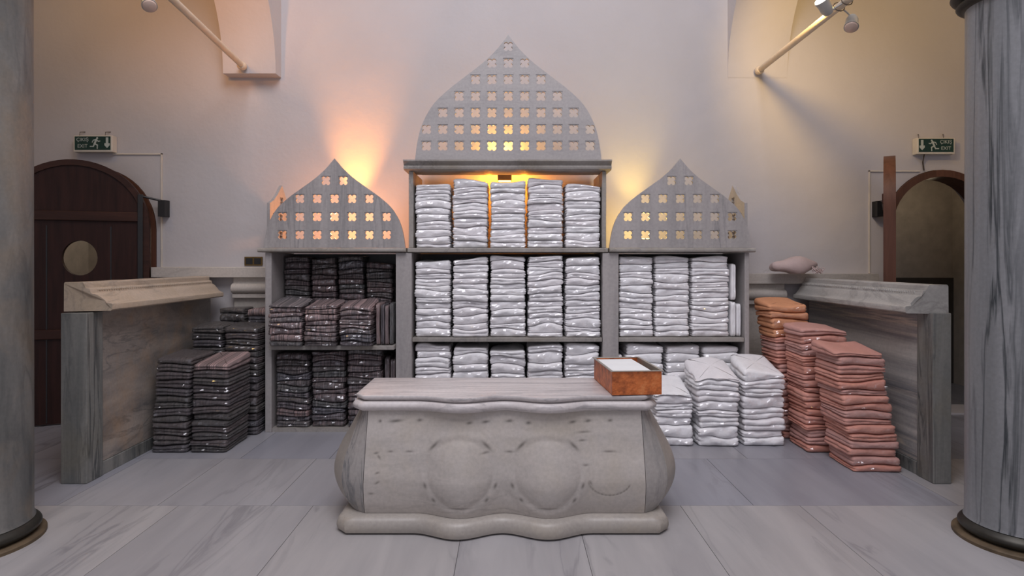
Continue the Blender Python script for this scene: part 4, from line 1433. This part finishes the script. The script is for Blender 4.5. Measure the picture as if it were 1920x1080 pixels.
def exit_sign(x0, x1, z0, z1, sg, label):
    """sg +1: text at left, arrow at right."""
    yf = YW - 0.085
    xc = (x0 + x1) / 2; zc = (z0 + z1) / 2; W_ = x1 - x0; H_ = z1 - z0
    root = empty('exit_sign', (xc, YW, z0))
    tag(root, label, 'sign', 'exit signs')
    MB().box(x0, x1, yf, YW - 0.002, z0, z1).build('housing', M['sign_white'], root, smooth=0, bevel=0.006)
    fx0, fx1, fz0, fz1 = x0 + 0.018, x1 - 0.018, z0 + 0.022, z1 - 0.012
    face = MB().box(fx0, fx1, yf - 0.004, yf - 0.0005, fz0, fz1).build('face', M['sign_green'], root, smooth=0)
    yi = yf - 0.0055
    tx = xc - sg * W_ * 0.255
    for s_, dz in (('ÇIKIŞ', 0.36), ('EXIT', -0.42)):
        vs, fs = text_mesh(s_, H_ * 0.30, 0.0005)
        zz = zc + H_ * 0.055 + dz * H_ * 0.5 - H_ * 0.09
        MB().add([(tx + v_[0], yi + v_[2], zz + v_[1]) for v_ in vs], fs).build('lettering', M['sign_ink'], face, smooth=0)
    # running figure (facing towards the arrow)
    mx = xc + sg * W_ * 0.075
    S = H_ * 0.0125
    k = lambda p: (mx + sg * p[0] * S, zc + H_ * 0.03 + p[1] * S)
    polys = [capsule(k((9, 24)), k((9.01, 24)), 4.6 * S)]
    for a, b_, r in (((5, 17), (-4, -3), 4.6), ((5, 16), (15, 8), 2.4), ((15, 8), (22, 10), 2.0), ((3, 17), (-10, 14), 2.4), ((-10, 14), (-15, 4), 2.0), ((-3, -3), (10, -10), 3.0), ((10, -10), (9, -26), 2.4), ((-4, -4), (-10, -16), 3.0), ((-10, -16), (-25, -16), 2.3)):
        polys.append(capsule(k(a), k(b_), r * S))
    mb = MB()
    for i, p in enumerate(polys):
        mb.prism(p, yi - 0.0006 - i * 0.00004, yi + 0.0006, 'y')
    mb.build('running_figure', M['sign_ink'], face, smooth=0)
    ax = xc + sg * W_ * 0.375
    hw_, sw = H_ * 0.16, H_ * 0.075
    poly = [(ax - sw, zc + H_ * 0.37), (ax + sw, zc + H_ * 0.37), (ax + sw, zc + 0.02 * H_), (ax + hw_, zc + 0.02 * H_), (ax + hw_, zc - 0.10 * H_), (ax, zc - H_ * 0.27), (ax - hw_, zc - 0.10 * H_), (ax - hw_, zc + 0.02 * H_), (ax - sw, zc + 0.02 * H_)]
    vs, fs = flat2d(poly, [], yi - 0.0006, yi + 0.0006)
    MB().add(vs, fs).build('arrow', M['sign_ink'], face, smooth=0)
    for hx in (x0 + W_ * 0.17, x1 - W_ * 0.17):
        MB().tube([(hx, YW, z1 + 0.055), (hx - 0.03, YW - 0.04, z1 + 0.045), (hx - 0.03, YW - 0.05, z1 - 0.002)], 0.0045, 6).build('hook', M['wire'], root, smooth=50)
    return root


sw_ = lambda p, D=6.72: (p - CX) * D / F
sz_ = lambda p, D=6.72: EYE - (p - HZ) * D / F
exit_sign(sw_(138), sw_(211), sz_(285), sz_(254), +1, 'green exit sign above the closed dark door, its arrow at the far right')
exit_sign(sw_(1719), sw_(1790), sz_(289), sz_(258.5), -1, 'green exit sign above the open doorway, its arrow at the far left')

# cable ducts on the wall
def duct(pts, r, mat, name, label, cat):
    mb = MB()
    for a, b_ in zip(pts[:-1], pts[1:]):
        (x0, z0), (x1, z1) = a, b_
        mb.box(min(x0, x1) - r, max(x0, x1) + r, YW - 2 * r, YW - 0.0005, min(z0, z1) - r, max(z0, z1) + r)
    return tag(mb.build(name, mat, None, smooth=0, bevel=0.002), label, cat)


XW = lambda p: (p - CX) * YW / F
ZW = lambda p: EYE - (p - HZ) * YW / F
duct([(XW(214), ZW(289)), (XW(304), ZW(289)), (XW(304), ZW(502)), (-2.47, ZW(502))], 0.008, M['duct'], 'cable_duct', 'thin cream cable duct running from the exit sign to the wall socket', 'cable duct')
duct([(XW(1722), ZW(321)), (XW(1629), ZW(321)), (XW(1629), ZW(511))], 0.008, M['duct'], 'cable_duct', 'thin cream cable duct beside the open doorway', 'cable duct')
tag(MB().tube([(XW(1726), YW - 0.06, sz_(289)), (XW(1728), YW - 0.02, ZW(305)), (XW(1731), YW - 0.012, ZW(320))], 0.007, 8).build('electric_wire', M['wire'], None, smooth=50), 'short dark wire hanging under the exit sign by the open doorway', 'wire')

# socket
so = empty('wall_socket', (XW(476), YW, ZW(498)))
tag(so, 'brass double wall socket beside the dark-towel cabinet', 'socket')
MB().box(XW(459), XW(493), YW - 0.014, YW - 0.0005, ZW(498), ZW(481.5)).build('cover_plate', M['brass'], so, smooth=0, bevel=0.004)
for a, b_ in ((462, 474.5), (477.5, 490)):
    MB().box(XW(a), XW(b_), YW - 0.017, YW - 0.0142, ZW(495.5), ZW(484)).build('socket_insert', M['black'], so, smooth=0, bevel=0.002)


# ================================================================== TIE RODS AND SPOTLIGHTS
def rod(p0, p1, label):
    root = empty('tie_rod', p0)
    tag(root, label, 'iron rod')
    MB().tube([p0, p1], 0.031, 20).build('bar', M['rod'], root, smooth=50)
    a = Vector(p0)
    MB().lathe([(0.0, -0.02), (0.036, -0.02), (0.044, 0.0), (0.044, 0.05), (0.034, 0.065)], a, 18, axis=(0, -1, -0.15)).build('wall_fitting', M['rod'], root, smooth=40)
    return root


LR0 = (-2.867, 6.60, 3.80); LR1 = (-2.73, 3.60, 3.955)
RR0 = (2.745, YW - 0.045, 3.80); RR1 = (2.70, 3.60, 3.80)
rod(LR0, LR1, 'cream painted iron rod high on the left, ending at the arch foot')
rod(RR0, RR1, 'cream painted iron rod high on the right, carrying two spotlights')


def spotlight(c, axis, rodpt, lit, label):
    root = empty('spotlight', c)
    tag(root, label, 'spotlight', 'spotlights clamped on the rods')
    ax = Vector(axis).normalized()
    MB().lathe([(0.018, -0.075), (0.034, -0.068), (0.047, -0.03), (0.050, 0.03), (0.056, 0.055), (0.056, 0.062)], c, 24, axis=ax).build('lamp_body', M['lamp_grey'], root, smooth=40)
    MB().lathe([(0.050, 0.0), (0.047, 0.012), (0.03, 0.020)], Vector(c) + ax * 0.0625, 24, axis=ax).build('lens', M['lit_glass'] if lit else M['lamp_glass'], root, smooth=40)
    pc_ = Vector(c) - ax * 0.06; pr_ = Vector(rodpt); dv_ = (pc_ - pr_); dv_.y = 0; pr_ = pr_ + dv_.normalized() * 0.045
    MB().tube([pc_, (pc_ + pr_) / 2 + Vector((0, 0, 0.004)), pr_], 0.007, 8).build('bracket', M['lamp_grey'], root, smooth=50)
    rp_ = Vector(rodpt)
    n = 20
    pts = [rp_ + Vector((0.043 * math.cos(2 * math.pi * k / n), 0.02 * math.sin(2 * math.pi * k / n), 0.043 * math.sin(2 * math.pi * k / n))) for k in range(n + 1)]
    MB().tube(pts, 0.004, 6).build('clamp', M['wire'], root, smooth=50)
    return root


D1 = 5.06


def rod_at(a, b_, y):
    u = (y - a[1]) / (b_[1] - a[1])
    return tuple(a[i] + (b_[i] - a[i]) * u for i in range(3))


spotlight(tuple(at(1597, 42, D1)), (-0.35, -0.5, -0.85), rod_at(RR0, RR1, D1), False, 'unlit grey spotlight hanging below the rod on the right')
spotlight(tuple(at(1547, 13, D1 - 0.05)), (-0.60, -0.30, 0.66), rod_at(RR0, RR1, D1 - 0.12), True, 'lit spotlight glowing white above the rod on the right')
spotlight(tuple(at(278, 3, 4.78)), (0.45, -0.5, -0.75), rod_at(LR0, LR1, 4.78), False, 'grey spotlight hanging beside the rod on the left')

# ================================================================== LIGHT
W_ = bpy.data.worlds.new('World'); SC.world = W_
W_.use_nodes = True
bg = W_.node_tree.nodes['Background']
bg.inputs['Color'].default_value = (0.80, 0.79, 0.90, 1)
bg.inputs['Strength'].default_value = 0.63


def area(name, loc, target, sx, sy, col, energy):
    l = bpy.data.lights.new(name, 'AREA'); l.shape = 'RECTANGLE'; l.size = sx; l.size_y = sy; l.color = col; l.energy = energy
    o = bpy.data.objects.new(name, l); COL.objects.link(o); o.location = loc
    o.rotation_euler = (Vector(target) - Vector(loc)).to_track_quat('-Z', 'Y').to_euler()
    return o


area('dome_skylight', (0, 0.6, 8.2), (0, 3.4, 0), 4.5, 4.5, (0.96, 0.94, 1.0), 440)
spot('lit_spotlight_light', tuple(at(1529, -14, D1 + 0.06)), (4.3, 6.8, 3.9), (1.0, 0.62, 0.17), 80, 125, 0.7, 0.05)
spot('left_aisle_lamp', (-2.95, 5.0, 4.05), (-3.25, 6.7, 4.75), (1.0, 0.38, 0.06), 46, 115, 0.9, 0.08)
point('right_aisle_fill', (4.6, 5.0, 4.95), (1.0, 0.64, 0.2), 18, 0.15)  # unseen warm light, added to turn the right aisle wall ochre
point('left_aisle_fill', (-4.4, 5.0, 4.95), (1.0, 0.64, 0.2), 22, 0.15)  # same for the left aisle wall: added light without a fixture
point('corridor_fill', (-4.6, 7.9, 2.9), (1.0, 0.90, 0.76), 13, 0.1)  # added without a fixture, brightens the corridor wall behind the porthole
point('corridor_fill', (5.4, 7.9, 2.6), (1.0, 0.8, 0.55), 3, 0.1)  # added dim light inside the right corridor, no lamp stands there

# ================================================================== CAMERA
cam = bpy.data.cameras.new('Camera')
co = bpy.data.objects.new('Camera', cam); COL.objects.link(co)
co.location = (0, 0, EYE); co.rotation_euler = (math.pi / 2, 0, 0)
cam.sensor_width = 36.0; cam.lens = 36.0 * F / 1920.0
cam.shift_x = (960 - CX) / 1920.0
cam.shift_y = -(540 - HZ) / 1920.0
cam.clip_start = 0.05
SC.camera = co

SC.view_settings.view_transform = 'Standard'
SC.view_settings.look = 'None'
SC.view_settings.exposure = 0.0
SC.view_settings.gamma = 1.0
SC.view_settings.use_curve_mapping = False
